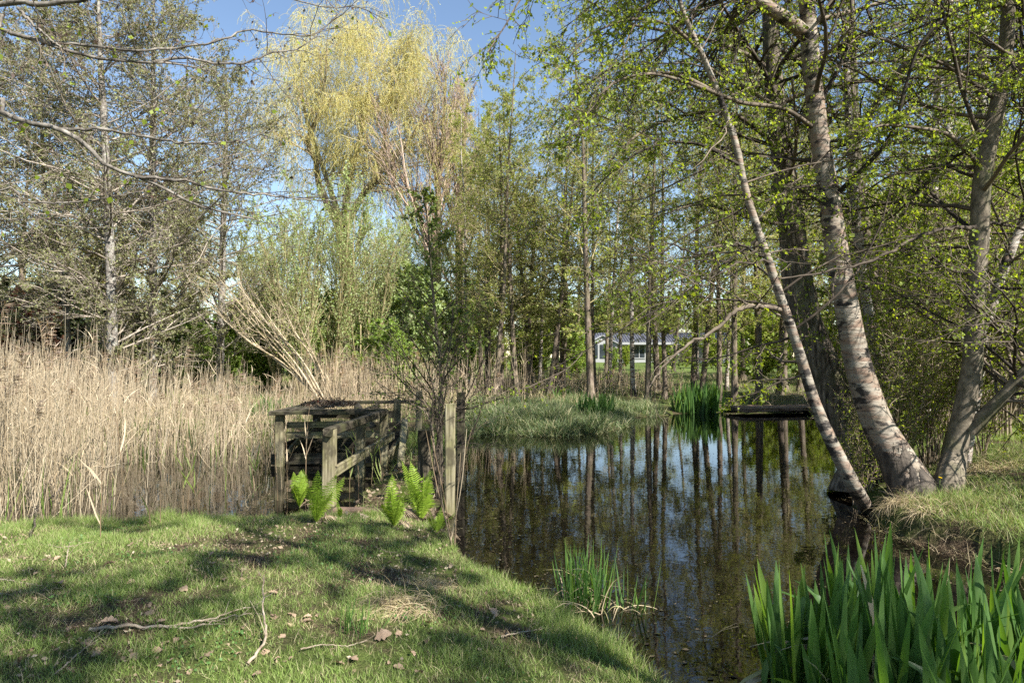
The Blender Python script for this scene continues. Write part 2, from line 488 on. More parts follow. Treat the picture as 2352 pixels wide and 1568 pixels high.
def m_plain(name, c1, c2, scale=8.0, rough=0.7, spec=0.3, vs=(1, 1, 1)):
    n = NT(name)
    f = n.noise(n.coord(vs), scale, 4.0)
    return n.finish(n.ramp(f, [(0.35, c1), (0.65, c2)]), rough, None, spec)
M['house_wall'] = m_plain('pale_house_wall', (0.26, 0.23, 0.19), (0.34, 0.31, 0.26))
M['house_white'] = m_plain('white_paint', (0.28, 0.28, 0.28), (0.34, 0.34, 0.33))
M['glass'] = m_plain('window_glass', (0.02, 0.025, 0.03), (0.05, 0.06, 0.07), 1.0, 0.05, 0.7)
M['flower'] = m_plain('yellow_flower', (0.75, 0.55, 0.02), (0.85, 0.68, 0.03), 30)
M['flower_stem'] = m_plain('flower_stem', (0.12, 0.2, 0.04), (0.16, 0.26, 0.05), 30)
def m_roof():
    n = NT('dark_tiled_roof')
    tc = n.n("TexCoord").outputs["Object"]
    wv = n.n("TexWave", {"bands_direction": 'X'}, Vector=tc, Scale=1.05, Distortion=0.4).outputs["Fac"]
    c = n.ramp(wv, [(0.2, (0.03, 0.03, 0.036)), (0.8, (0.085, 0.085, 0.10))])
    return n.finish(c, 0.5, n.bump(wv, 0.8, 0.05), 0.4)
M['roof'] = m_roof()

# ------------------------------------------------------------------ ground and pond outline
NEAR = np.array([(-60, 8.6), (-9, 7.6), (-5.3, 7.15), (-3.6, 7.3), (-2.74, 7.4), (-2.2, 7.55), (-1.5, 7.55), (-.95, 7.4), (-.6, 6.7), (-.5, 6.2), (-.17, 5.66), (.24, 5.05), (.49, 4.45),
                 (.69, 4.07), (.86, 3.7), (1.02, 3.0), (1.2, 2), (1.5, 0), (1.8, -40), (-60, -40)], float)
RIGHT = np.array([(4.6, -40), (4.4, 2), (4.3, 4.6), (4.15, 5.5), (3.95, 6.3), (3.85, 7.0), (4.0, 7.8), (4.35, 8.6), (5, 10), (6.3, 13), (7.5, 16), (9, 20.3), (9.5, 22.4), (90, 22.4), (90, -40)], float)
FAR = np.array([(90, 22), (9.5, 22.2), (6.8, 21.9), (5, 21), (3.4, 19.6), (2.75, 17), (1.9, 15.7), (1.2, 15.2), (.3, 15.3), (-.77, 15.7), (-1.0, 14),
                (-2.3, 13.6), (-2.5, 15.2), (-4, 15.9), (-8, 15.5), (-14, 15.2), (-60, 15), (-60, 260), (90, 260)], float)
TONGUE = np.array([(-1.95, 7.2), (-.95, 7.2), (-1.0, 9), (-.85, 12), (-.9, 14.5), (-2.3, 14.5), (-2.05, 12), (-1.9, 9)], float)

def sdist(poly, x, y):
    """Signed distance, positive inside."""
    d = np.full(x.shape, 1e9)
    ins = np.zeros(x.shape, bool)
    n = len(poly)
    for i in range(n):
        (x0, y0), (x1, y1) = poly[i], poly[(i + 1) % n]
        ex, ey = x1 - x0, y1 - y0
        t = np.clip(((x - x0) * ex + (y - y0) * ey) / (ex * ex + ey * ey), 0, 1)
        d = np.minimum(d, np.hypot(x - x0 - t * ex, y - y0 - t * ey))
        c = (y0 > y) != (y1 > y)
        xx = x0 + (y - y0) / (ey if abs(ey) > 1e-9 else 1e-9) * ex
        ins ^= c & (x < xx)
    return np.where(ins, d, -d)

def sm(t):
    t = np.clip(t, 0, 1)
    return t * t * (3 - 2 * t)

def gz(x, y):
    x, y = np.asarray(x, float), np.asarray(y, float)
    wob = (vnoise(x, y, 0.45, 5) - .5) * 0.22 + (vnoise(x, y, 0.16, 6) - .5) * 0.12
    def prof(s, lip, rise, dist):
        s = s + wob
        return np.where(s < 0, -0.45 * sm(-s / 1.2), lip * sm(s / 0.22) + rise * (1 - np.exp(-np.maximum(s, 0) / dist)))
    zn = prof(sdist(NEAR, x, y), 0.05, 0.20, 1.6)
    zr = prof(sdist(RIGHT, x, y), 0.20, 0.70, 3.2)
    zf = prof(sdist(FAR, x, y), 0.05, 0.25, 3.0) + np.where(y > 24, 0.72 * sm((y - 24) / 50.0), 0)
    zt = prof(sdist(TONGUE, x, y), 0.03, 0.05, 0.5)
    z = np.maximum(np.maximum(zn, zr), np.maximum(zf, zt))
    return z + (vnoise(x, y, 0.6, 9) - .5) * 0.05 * (z > 0.02) + (vnoise(x, y, 2.5, 19) - .5) * 0.06 * (z > 0.02)

def g1(x, y):
    return float(gz(np.array([x]), np.array([y]))[0])

def hit(px, py):
    """Ground point seen at a photo pixel."""
    d = np.linspace(2.5, 40, 1500)
    p = at(px, py, 1.0)
    dirv = p - np.array([0, 0, ZC])
    X, Y, Z = dirv[0] * d, d, ZC + dirv[2] * d
    g = np.maximum(gz(X, Y), 0.0)
    i = int(np.argmax(Z <= g))
    return np.array([X[i], Y[i], g[i]])

def axis(lo, hi, dlo, dhi, fine):
    c = [dlo]
    while c[-1] < dhi:
        c.append(c[-1] + fine)
    a, s = c[0], fine
    left = []
    while a > lo:
        s *= 1.14
        a -= s
        left.append(a)
    a, s = c[-1], fine
    while a < hi:
        s *= 1.14
        a += s
        c.append(a)
    return np.array(left[::-1] + c)

gx, gy = axis(-220, 220, -6, 7, 0.085), axis(-40, 400, 2.5, 16, 0.085)
GX, GY = np.meshgrid(gx, gy)
GZ = gz(GX, GY)
mb = MB()
nx, ny = len(gx), len(gy)
ii, jj = np.meshgrid(np.arange(nx - 1), np.arange(ny - 1))
b0 = (jj * nx + ii).ravel()
mb.add(np.stack([GX, GY, GZ], -1), np.stack([b0, b0 + 1, b0 + nx + 1, b0 + nx], -1))
tag(mb.build('ground', M['ground']), kind='structure')
mb = MB()
wx, wy = np.linspace(-40, 30, 8), np.linspace(-20, 24, 6)
WX, WY = np.meshgrid(wx, wy)
ii, jj = np.meshgrid(np.arange(7), np.arange(5))
b0 = (jj * 8 + ii).ravel()
mb.add(np.stack([WX, WY, np.zeros_like(WX)], -1), np.stack([b0, b0 + 1, b0 + 9, b0 + 8], -1))
tag(mb.build('pond_water', M['water']), kind='structure')

# ------------------------------------------------------------------ trees
def bark_tube(mb, pts, rad, n, sides, mat, rng, rough=0.03, flare=0.0):
    P = spline(pts, n)
    if len(rad) == len(pts):                                      # radii belong to the points given
        cl = np.concatenate([[0], np.cumsum(np.linalg.norm(np.diff(np.asarray(pts, float), axis=0), axis=1))])
        cl = cl / cl[-1]
    else:
        cl = np.linspace(0, 1, len(rad))
    r = np.interp(np.linspace(0, 1, n), cl, rad)
    if flare:
        h = np.linalg.norm(P - P[0], axis=1)
        r = r * (1 + flare * np.exp(-h / 0.22))
    tubes(mb, P[None], r[None], sides, mat, rough, rng)
    return P, r

DEF = dict(l1=dict(k=26, t0=.2, t1=.98, ang=65, sd=12, L=3.0, shape='ovoid', n=7, wob=.10, up=.05, rr=.32),
           l2=dict(k=9, t0=.2, t1=1, ang=48, sd=14, ratio=.42, n=5, wob=.14, up=.03),
           l3=dict(k=8, t0=.15, t1=1, ang=45, sd=18, ratio=.42, n=4, wob=.18, up=.02))

def shape_f(kind, t):
    if kind == 'ovoid':
        return 0.25 + 0.75 * np.sin(np.pi * np.clip(t, 0, 1) ** 0.75) ** 0.8
    if kind == 'cone':
        return 0.15 + 0.85 * (1 - t)
    if kind == 'vase':
        return 0.55 + 0.45 * t
    return np.ones_like(t)

def branch_out(rng, P, Rr, plen, spec, first, rmin):
    B = len(P)
    k = spec['k']
    idx = np.repeat(np.arange(B), k)
    t = spec['t0'] + (spec['t1'] - spec['t0']) * ((np.tile(np.arange(k), B) + rng.random(B * k)) / k)
    p, r, tan = interp(P, Rr, idx, t)
    a = np.radians(rng.normal(spec['ang'], spec['sd'], len(t)))
    if spec.get('bias') is not None:
        pr = rand_perp(rng, tan) + np.array(spec['bias'])
        pr = nrm(pr - (pr * tan).sum(-1, keepdims=True) * tan)
    else:
        pr = rand_perp(rng, tan)
    if not first:
        pr[:, 2] *= spec.get('flat', 0.6)
        pr = nrm(pr)
    d = nrm(np.cos(a)[:, None] * tan + np.sin(a)[:, None] * pr)
    if first:
        L = spec['L'] * shape_f(spec['shape'], (t - spec['t0']) / (spec['t1'] - spec['t0'])) * rng.uniform(.6, 1.2, len(t))
    else:
        L = plen[idx] * spec['ratio'] * (1.1 - .55 * t) * rng.uniform(.55, 1.3, len(t))
    r0 = np.maximum(np.minimum(r * spec.get('rr', .6), 0.9 * r), rmin)
    if first:
        r0 = np.maximum(np.minimum(r0, L * 0.016), rmin)
    Q, q = grow(rng, p, d, L, spec['n'], spec['wob'], spec['up'], r0, spec.get('rend', .3))
    return Q, np.maximum(q, rmin * .7), L

def crown(mb, rng, stems, spec, leaf=None, twig=0, leafm=1, rmin=0.004, extra=None, cull=False, origin=None):
    """stems: list of (P, r) polylines. Adds branches (slot `twig`) and leaves (slot `leafm`)."""
    LP, LR, LL = [], [], []
    for (P, r) in stems:
        Q, q, L = branch_out(rng, P[None], r[None], None, spec['l1'], True, rmin)
        LP.append(Q); LR.append(q); LL.append(L)
    P1, R1, L1 = np.concatenate(LP), np.concatenate(LR), np.concatenate(LL)
    if extra:                                                     # hand-placed limbs
        n = P1.shape[1]
        for (pts, ra, rb) in extra:
            E = spline(pts, 4 * n)
            tubes(mb, E[None], np.linspace(ra, rb, 4 * n)[None], 6, twig, .05, rng)
            for q4 in range(4):                                   # quarters of the limb branch like limbs
                seg = E[q4 * n:(q4 + 1) * n][None]
                P1 = np.concatenate([P1, seg]); R1 = np.concatenate([R1, np.full((1, n), max(rb, rmin) * .6)])
                L1 = np.append(L1, np.linalg.norm(pts[-1] - pts[0]) * spec.get('xlen', .35))
    if cull:
        kp = ~near_cam(P1); P1, R1, L1 = P1[kp], R1[kp], L1[kp]
    tubes(mb, P1, R1, 5, twig)
    lv = [(P1, R1, L1)]
    for key in ('l2', 'l3', 'l4'):
        if key not in spec:
            break
        Q, q, L = branch_out(rng, *lv[-1], spec[key], False, rmin)
        if cull:
            kp = ~near_cam(Q); Q, q, L = Q[kp], q[kp], L[kp]
        tubes(mb, Q, q, 3, twig)
        lv.append((Q, q, L))
    if leaf:
        for (Q, q, L) in lv[-leaf.get('levels', 1):]:
            m = leaf['m']
            idx = np.repeat(np.arange(len(Q)), m)
            t = rng.uniform(.15, 1, len(idx))
            p, _, _ = interp(Q, q, idx, t)
            kp = rng.random(len(p)) < leaf.get('keep', 1)
            p = p[kp] + rng.normal(0, .012, (kp.sum(), 3))
            leaves(mb, rng, p, leaf['s'], leafm, leaf.get('droop', .3), leaf.get('w', .36))
            if leaf.get('m2'):
                sel = rng.random(len(p)) < leaf['m2']
                leaves(mb, rng, p[sel] + rng.normal(0, .03, (sel.sum(), 3)), leaf['s'] * .8, 2, 1.2, .22)
    return lv

def tree(name, label, cat, paths, mats, spec, leaf, seed, group=None, sides=12, rmin=.004, extra=None, cull=False, flare=.5, rough=.03, nseg=34, bare=()):
    """paths: list of (points, radii); the first starts at the foot of the tree."""
    rng = np.random.default_rng(seed)
    base = np.array(paths[0][0][0], float)
    root = empty(name, base)
    tag(root, label, cat, group)
    tb, stems = MB(), []
    for i, pr in enumerate(paths):
        pts, rad = pr[:2]
        stems.append(bark_tube(tb, pts, rad, nseg, sides if i == 0 else max(6, sides - 3), 0, rng, rough, flare if i == 0 else 0))
    for (pts, ra, rb) in bare:                                    # limbs without leaves, only a few side twigs
        E = spline(pts, 40)
        E[2:-1] += rng.normal(0, .008, (37, 3))
        tubes(tb, E[None], np.linspace(ra, rb, 40)[None], 7, 1, .05, rng)
        Q = (E[None], np.linspace(ra, rb, 40)[None] * .7, np.array([2.2]))
        for sp in (dict(k=9, t0=.15, t1=1, ang=48, sd=16, ratio=.34, n=7, wob=.16, up=-.04), dict(k=5, t0=.2, t1=1, ang=45, sd=16, ratio=.5, n=5, wob=.18, up=-.06)):
            Q = branch_out(rng, *Q, sp, False, .0028)
            tubes(tb, Q[0], Q[1], 4, 1)
    tb.build('trunk', [mats[0], mats[1]], root, origin=base)
    cb = MB()
    crown(cb, rng, stems, spec, leaf, 0, 1, rmin, extra, cull)
    cb.build('crown', list(mats[1:]), root, origin=base)
    return root

def V(*a):
    return np.array(a, float)

def px_path(pts):
    return [at(*p) for p in pts]

def sink(pts, dz=.25):
    """Start the trunk a little below ground."""
    p0 = np.array(pts[0], float)
    q = p0.copy(); q[2] -= dz
    return [q] + [np.array(p, float) for p in pts]

# ---- the big trees on the right bank
SP_R = dict(l1=dict(k=38, t0=.30, t1=.98, ang=72, sd=16, L=2.6, shape='ovoid', n=8, wob=.13, up=-.02, rr=.3, bias=(-.25, .35, .1)),
            l2=dict(k=8, t0=.18, t1=1, ang=45, sd=16, ratio=.45, n=6, wob=.15, up=-.03),
            l3=dict(k=7, t0=.15, t1=1, ang=45, sd=18, ratio=.5, n=5, wob=.18, up=-.07), xlen=.5)
LF_R = dict(m=6, s=.033, keep=.72, droop=.8, w=.40)
mR = (M['twig_dark'], M['leaf_birch'])

def tree_px(name, label, cat, foot, rest, rad, mats, spec, leaf, seed, **k):
    pts = sink([np.array(foot, float)] + px_path(rest))
    return tree(name, label, cat, [(pts, rad)], mats, spec, leaf, seed, **k)

fb = hit(2098, 1128)
main_pts = sink([V(fb[0], fb[1], fb[2] - .02)] + px_path([(2065, 1065, 7.75), (2020, 985, 7.8), (1985, 890, 7.85), (1962, 800, 7.9), (1944, 700, 7.9), (1922, 578, 7.95), (1904, 452, 8), (1884, 327, 8), (1869, 201, 8), (1858, 75, 8), (1850, -80, 8), (1840, -500, 8.1), (1860, -1000, 8.2)]))
main_r = [.24, .235, .20, .165, .152, .142, .134, .126, .117, .108, .10, .095, .09, .07, .03]
limb = px_path([(1862, 90, 8), (1815, 50, 7.9), (1745, 5, 7.8), (1640, -70, 7.6), (1500, -200, 7.4)])
hang = px_path([(1500, -200, 7.4), (1330, -150, 6.9), (1210, -20, 6.6), (1160, 60, 6.5), (1120, 120, 6.4)])
tree('leaning_birch', 'stout white-barked birch with a black cracked foot leaning over the pond', 'tree', [(main_pts, main_r), (limb, [.085, .075, .07, .05, .035], True)],
     (M['birch'], *mR), SP_R, LF_R, 11, sides=20, cull=True, flare=.35,
     extra=[(hang, .022, .006), (px_path([(1878, 300, 8), (1800, 250, 7.8), (1700, 235, 7.5), (1580, 190, 7.2), (1480, 170, 7), (1390, 205, 6.9), (1345, 280, 6.8)]), .03, .008),
            (px_path([(1905, 460, 8), (1990, 380, 7.7), (2050, 300, 7.5), (2110, 110, 7.3), (2200, 20, 7.2)]), .028, .012)])

fb = hit(1990, 1172)
tree('thin_birch', 'slim pale birch stem slanting out from the very edge of the water', 'tree',
     [(sink([fb] + px_path([(1955, 1105, 7.3), (1895, 985, 7.35), (1860, 890, 7.4), (1830, 790, 7.4), (1795, 690, 7.4), (1765, 600, 7.4), (1738, 520, 7.4), (1710, 430, 7.4), (1690, 330, 7.4), (1650, 215, 7.4), (1610, 120, 7.4), (1560, 0, 7.4), (1520, -200, 7.4)])),
       [.088, .083, .076, .066, .059, .053, .049, .045, .041, .038, .035, .032, .029, .025, .015])],
     (M['birch_thin'], *mR), SP_R, LF_R, 12, sides=14, cull=True, flare=.2,
     bare=[(px_path([(1797, 712, 7.4), (1740, 703, 7.3), (1690, 715, 7.2), (1640, 760, 7.1), (1580, 792, 7), (1520, 845, 6.9), (1490, 890, 6.8)]), .03, .007),
           (px_path([(1760, 590, 7.4), (1690, 560, 7.2), (1610, 585, 7.1), (1530, 560, 7.0), (1450, 600, 6.9)]), .016, .005)],
     extra=[(px_path([(1650, 215, 7.4), (1552, 171, 7.2), (1468, 173, 7.1), (1408, 191, 7), (1377, 236, 6.9), (1342, 290, 6.9), (1300, 340, 6.8)]), .024, .006),
            (px_path([(1610, 120, 7.4), (1540, 60, 7.2), (1450, 45, 7.1), (1360, 80, 7), (1290, 150, 6.9)]), .02, .006),
            (px_path([(1700, 380, 7.4), (1600, 330, 7.2), (1490, 340, 7.1), (1400, 400, 7.0), (1330, 480, 6.9)]), .02, .005)])

tree('rough_alder', 'massive rugged dark trunk just behind the white birch', 'tree',
     [(sink([V(*at(1995, 1075, 8.9))] + px_path([(1950, 985, 9.1), (1905, 880, 9.3), (1868, 790, 9.4), (1840, 700, 9.5), (1815, 500, 9.6), (1795, 350, 9.6), (1778, 200, 9.6), (1770, 40, 9.6), (1765, -300, 9.6), (1760, -700, 9.6)])),
       [.36, .33, .28, .245, .225, .205, .18, .15, .13, .115, .08, .03])],
     (M['bark_dark'], *mR), SP_R, LF_R, 13, sides=18, cull=True, flare=.35,
     extra=[(px_path([(1795, 350, 9.6), (1700, 270, 9.2), (1600, 260, 8.9), (1480, 300, 8.6), (1400, 370, 8.4)]), .035, .01),
            (px_path([(1815, 520, 9.6), (1720, 500, 9.2), (1610, 470, 8.9), (1500, 500, 8.6)]), .03, .008)])
tree('straight_alder', 'dark upright trunk standing farther back behind the stout birch', 'tree',
     [(sink([V(*at(2060, 1000, 11.8))] + px_path([(2035, 860, 11.8), (2010, 754, 11.8), (1995, 620, 11.8), (1979, 503, 11.8), (1962, 330, 11.8), (1955, 150, 11.8), (1950, -100, 11.8), (1945, -500, 11.8)])),
       [.18, .17, .16, .15, .14, .125, .11, .095, .075, .03])],
     (M['bark_dark'], *mR), SP_R, LF_R, 14, sides=14, cull=True,
     extra=[(px_path([(1969, 307, 11.6), (2040, 200, 11), (2110, 110, 10.6), (2216, 5, 10.2)]), .06, .035)])

fb = hit(2178, 1122)
tree_px('mottled_birch', 'thin mottled birch stem close behind the right side of the stout birch', 'tree', at(2062, 985, 9.6) * V(1, 1, 0) + V(0, 0, .45),
        [(2040, 900, 9.6), (2012, 800, 9.6), (1992, 700, 9.6), (1972, 560, 9.6), (1960, 420, 9.6), (1948, 250, 9.6), (1940, 0, 9.6), (1935, -300, 9.6)], [.09, .085, .08, .075, .07, .065, .058, .05, .04, .02],
        (M['birch_far'], *mR), SP_R, LF_R, 18, sides=12, cull=True)
grey = sink([fb] + px_path([(2192, 1040, 7.9), (2212, 950, 7.9), (2234, 830, 7.9), (2240, 704, 7.9), (2248, 560, 7.9), (2257, 402, 7.9), (2281, 290, 7.9), (2304, 176, 7.9), (2314, 60, 7.9), (2318, -100, 7.9), (2330, -500, 8)]))
tree('grey_alder', 'smooth grey trunk forking on the grassy bank right of the stout birch', 'tree',
     [(grey, [.165, .155, .125, .110, .106, .102, .099, .096, .09, .08, .075, .07, .03]),
      (px_path([(2298, 200, 7.9), (2325, 180, 7.8), (2360, 120, 7.7), (2440, 40, 7.6)]), [.09, .08, .07, .05], True),
      (px_path([(2228, 990, 7.9), (2265, 950, 7.8), (2310, 905, 7.7), (2360, 850, 7.6), (2460, 780, 7.4)]), [.085, .075, .07, .065, .05], True)],
     (M['bark_smooth'], *mR), SP_R, LF_R, 15, sides=18, cull=True, flare=.25,
     bare=[(px_path([(2250, 520, 7.9), (2180, 525, 7.5), (2105, 545, 7.3), (2055, 573, 7.2), (1989, 603, 7.1), (1900, 622, 7.0), (1790, 640, 6.9)]), .026, .008)],
     extra=[(px_path([(2243, 372, 7.9), (2200, 325, 7.6), (2155, 302, 7.5), (2035, 288, 7.3), (1969, 309, 7.2)]), .03, .01)])
tree('slanting_birch', 'paler second tree leaning right behind the smooth grey trunk', 'tree',
     [(sink([V(*at(2205, 1118, 8.35))] + px_path([(2222, 1010, 8.4), (2240, 900, 8.4), (2262, 760, 8.4), (2290, 665, 8.4), (2320, 580, 8.4), (2360, 480, 8.4), (2420, 250, 8.4), (2440, 0, 8.4)])),
       [.08, .078, .074, .07, .065, .06, .055, .05, .04, .025])],
     (M['birch_far'], *mR), SP_R, LF_R, 16, sides=12, cull=True)

# three white birches farther back on the right
SP_B = dict(l1=dict(k=40, t0=.22, t1=.98, ang=62, sd=14, L=2.2, shape='ovoid', n=6, wob=.12, up=.0, rr=.3),
            l2=dict(k=8, t0=.2, t1=1, ang=45, sd=15, ratio=.45, n=5, wob=.15, up=-.05),
            l3=dict(k=6, t0=.15, t1=1, ang=42, sd=18, ratio=.5, n=4, wob=.18, up=-.10))
LF_B = dict(m=7, s=.058, keep=.75, droop=.8, w=.40)
for i, (x, d, r, lean, lab) in enumerate([(2125, 14.5, .095, 25, 'white birch between the dark upright trunk and the smooth grey trunk'),
                                          (2166, 17.5, .12, 12, 'white birch rising straight behind the right bank shrubs'),
                                          (2266, 13.2, .115, -8, 'thick white birch stem directly behind the smooth grey trunk')]):
    f = at(x, 900, d); f[2] = g1(f[0], f[1])
    tree('white_birch', lab, 'tree', [(sink([f] + px_path([(x + lean * .5, 600, d), (x + lean, 300, d), (x + lean * 1.2, 0, d), (x + lean * 1.1, -400, d)])), [r * 1.15, r * 1.1, r * .95, r * .85, r * .7, r * .3])],
         (M['birch_far'], M['twig_brown'], M['leaf_birch']), SP_B, LF_B, 20 + i, group='white birches on the right bank', sides=12)

# ---- prototypes for the wood behind the pond
SP_MID = dict(l1=dict(k=44, t0=.16, t1=.99, ang=58, sd=14, L=2.3, shape='ovoid', n=6, wob=.11, up=.03, rr=.3),
              l2=dict(k=9, t0=.2, t1=1, ang=48, sd=15, ratio=.45, n=5, wob=.15, up=.0),
              l3=dict(k=7, t0=.15, t1=1, ang=45, sd=18, ratio=.5, n=4, wob=.18, up=-.02))
LF_MID = dict(m=5, s=.056, keep=.7, droop=.4)
def wob_trunk(rng, h, r, lean=0.3, n=7):
    z = np.linspace(0, h, n)
    p = np.stack([np.cumsum(rng.normal(0, lean * .35, n)), np.cumsum(rng.normal(0, lean * .35, n)), z], -1)
    p[0] = 0
    p[:, :2] *= (z / h)[:, None] ** .6
    return sink(list(p), .3), [r * 1.2] + list(r * np.linspace(1.05, .12, n))

HIDE = V(0, -400, 0)
def proto(name, cat, h, r, mats, spec, leaf, seed, lean=.3, rmin=.005, stems=1, sides=9):
    rng = np.random.default_rng(seed + 500)
    paths = []
    for s in range(stems):
        pts, rad = wob_trunk(rng, h * rng.uniform(.8, 1.1), r, lean)
        if s:
            a, q = rng.uniform(0, 6.28), rng.uniform(.1, .28)
            pts = [p + V(math.cos(a), math.sin(a), 0) * (.1 + q * max(p[2], 0)) for p in pts]
        paths.append((pts, rad))
    o = tree(name, 'x', cat, paths, mats, spec, leaf, seed, rmin=rmin, sides=sides)
    return o

PR = {}
PR['mid'] = [proto('slender_alder', 'tree', 13.0, .105, (M['bark_mid'], M['twig_olive'], M['leaf_mid']), SP_MID, LF_MID, 31 + i, .35) for i in range(3)]
PR['birch'] = [proto('pale_birch', 'tree', 13.5, .095, (M['birch_far'], M['twig_olive'], M['leaf_mid']), SP_MID, LF_MID, 41 + i, .3) for i in range(2)]
SP_BG = dict(l1=dict(k=46, t0=.10, t1=.99, ang=55, sd=16, L=4.0, shape='ovoid', n=6, wob=.12, up=.05, rr=.35),
             l2=dict(k=10, t0=.15, t1=1, ang=48, sd=16, ratio=.45, n=5, wob=.15, up=.02),
             l3=dict(k=7, t0=.15, t1=1, ang=45, sd=18, ratio=.5, n=4, wob=.18, up=.0))
PR['bg'] = [proto('budding_tree', 'tree', 14.0, .22, (M['bark_mid'], M['twig_olive'], M['leaf_mid']), SP_BG, dict(m=5, s=.075, keep=.85, droop=.3), 51 + i, .4, rmin=.009) for i in range(3)]
SP_BUSH = dict(l1=dict(k=16, t0=.05, t1=.98, ang=45, sd=18, L=1.1, shape='ovoid', n=6, wob=.14, up=.06, rr=.5),
               l2=dict(k=8, t0=.1, t1=1, ang=48, sd=18, ratio=.45, n=4, wob=.18, up=.03),
               l3=dict(k=5, t0=.1, t1=1, ang=45, sd=18, ratio=.5, n=3, wob=.2, up=.02))
def bush(name, seed, leafm, twigm, h=3.0, stems=7, leaf=None, spec=SP_BUSH, r=.022):
    return proto(name, 'bush', h, r, (twigm, twigm, leafm), spec, leaf or dict(m=6, s=.075, keep=.9, levels=2, droop=.2), seed, .35, rmin=.005, stems=stems, sides=5)
PR['bush'] = [bush('leafy_bush', 61 + i, M['leaf_bright'], M['twig_olive']) for i in range(2)]
PR['pale'] = [bush('pale_bush', 64, M['leaf_pale'], M['twig_olive'], leaf=dict(m=7, s=.085, keep=.95, levels=2))]
PR['dark'] = [bush('evergreen_bush', 66 + i, M['leaf_dark'], M['twig_dark'], h=4.0, stems=9, leaf=dict(m=12, s=.13, keep=.95, levels=2)) for i in range(2)]
PR['red'] = [bush('red_leaved_bush', 69, M['leaf_red'], M['twig_dark'], h=4.0, stems=8, leaf=dict(m=10, s=.10, keep=.95, levels=2))]
PR['gold'] = [bush('golden_bush', 71, M['leaf_gold'], M['twig_brown'], h=4.5, stems=7, leaf=dict(m=9, s=.10, keep=.95, levels=2))]
PR['blossom'] = [bush('blossoming_bush', 73, M['blossom'], M['twig_brown'], h=2.2, stems=5, leaf=dict(m=5, s=.07, keep=.9, levels=2))]
PR['under'] = [bush('thin_shrub', 75 + i, M['leaf_birch'], M['twig_brown'], h=2.8, stems=9, r=.012, leaf=dict(m=8, s=.052, keep=.85, levels=2, droop=.6, w=.42)) for i in range(2)]
SP_SUCK = dict(l1=dict(k=11, t0=.15, t1=.98, ang=38, sd=14, L=.55, shape='flat', n=5, wob=.12, up=.08, rr=.5),
               l2=dict(k=4, t0=.2, t1=1, ang=40, sd=16, ratio=.5, n=4, wob=.16, up=.03))
PR['sucker'] = [bush('sucker_shrub', 91 + i, M['leaf_birch'], M['twig_brown'], h=2.6, stems=15, r=.011, spec=SP_SUCK, leaf=dict(m=3, s=.045, keep=.8, levels=2, droop=.5, w=.42)) for i in range(2)]
SP_WIL = dict(l1=dict(k=16, t0=.12, t1=.98, ang=24, sd=9, L=1.9, shape='ovoid', n=6, wob=.08, up=.10, rr=.5),
              l2=dict(k=8, t0=.1, t1=1, ang=26, sd=12, ratio=.5, n=4, wob=.1, up=.08))
PR['thicket'] = [bush('willow_thicket', 81 + i, M['leaf_willow'] if i == 2 else M['leaf_pale'], M['twig_olive'], h=7.0, stems=12, r=.035, spec=SP_WIL, leaf=dict(m=11, s=.058, keep=.8, levels=2, w=.26)) for i in range(2)]
used = set()
def put(kind, v, x, y, rz, sc, label, group=None, tilt=(0, 0)):
    """First use moves the prototype itself, later uses copy it."""
    o = PR[kind][v]
    z = g1(x, y) - .03
    if o.name in used:
        return copy_thing(o, (x, y, z), rz, sc, label, group, tilt)
    used.add(o.name)
    o.location = (x, y, z)
    o.rotation_euler = (tilt[0], tilt[1], rz)
    o.scale = (sc, sc, sc) if np.isscalar(sc) else sc
    o["label"] = label
    if group: o["group"] = group
    elif "group" in o: del o["group"]
    return o
def putpx(kind, v, px, d, rz, sc, label, group=None, tilt=(0, 0)):
    return put(kind, v, (px - 1176) * d / F, d, rz, sc, label, group, tilt)

# trunks that can be told apart across the pond
G_TR = 'slender trees across the pond'
MIDS = [('mid', 0, 1138, 25.5, .95, 'alder trunk at the left end of the row beyond the sedge island'),
        ('mid', 1, 1186, 26.0, 1.0, 'dark alder trunk leaning right beside the small inlet'),
        ('mid', 2, 1222, 30, 1.0, 'alder trunk crossing behind the leaning dark alder'),
        ('mid', 0, 1262, 27, .9, 'grey-brown alder trunk slanting over the small inlet'),
        ('mid', 1, 1357, 23.5, 1.2, 'thickest upright alder trunk in the middle of the far bank'),
        ('birch', 0, 1400, 33, 1.05, 'tall white birch in front of the low house'),
        ('birch', 1, 1424, 35, 1.0, 'second white birch close beside the tall one before the house'),
        ('mid', 2, 1487, 23.5, .95, 'curving alder trunk in front of the dark tiled roof'),
        ('mid', 0, 1527, 25, .85, 'thin straight alder trunk left of the far iris clump'),
        ('mid', 1, 1652, 24.5, .95, 'upright alder trunk behind the far iris clump'),
        ('mid', 2, 1686, 23.2, 1.0, 'alder with a curved foot beside the brown plank jetty'),
        ('mid', 0, 1742, 24.5, 1.2, 'broad alder trunk above the left end of the plank jetty'),
        ('mid', 1, 1790, 27, 1.1, 'alder trunk above the right end of the plank jetty'),
        ('birch', 1, 1600, 38, 1.0, 'white birch standing beyond the end of the house roof'),
        ('birch', 0, 1075, 31, .9, 'white birch stem seen through the sapling leaves'),
        ('birch', 1, 1118, 34, .9, 'white birch left of the row beyond the sedge island')]
for i, (k, v, px, d, sc, lab) in enumerate(MIDS):
    tl = (0, R(-6)) if 'leaning' in lab else ((0, R(5)) if 'slanting' in lab else (R(1.5 * math.sin(i * 3)), R(2.0 * math.cos(i * 2))))
    putpx(k, v, px, d, i * 1.9, sc, lab, G_TR, tl if 'slanting' not in lab and 'leaning' not in lab else (0, abs(tl[1])))

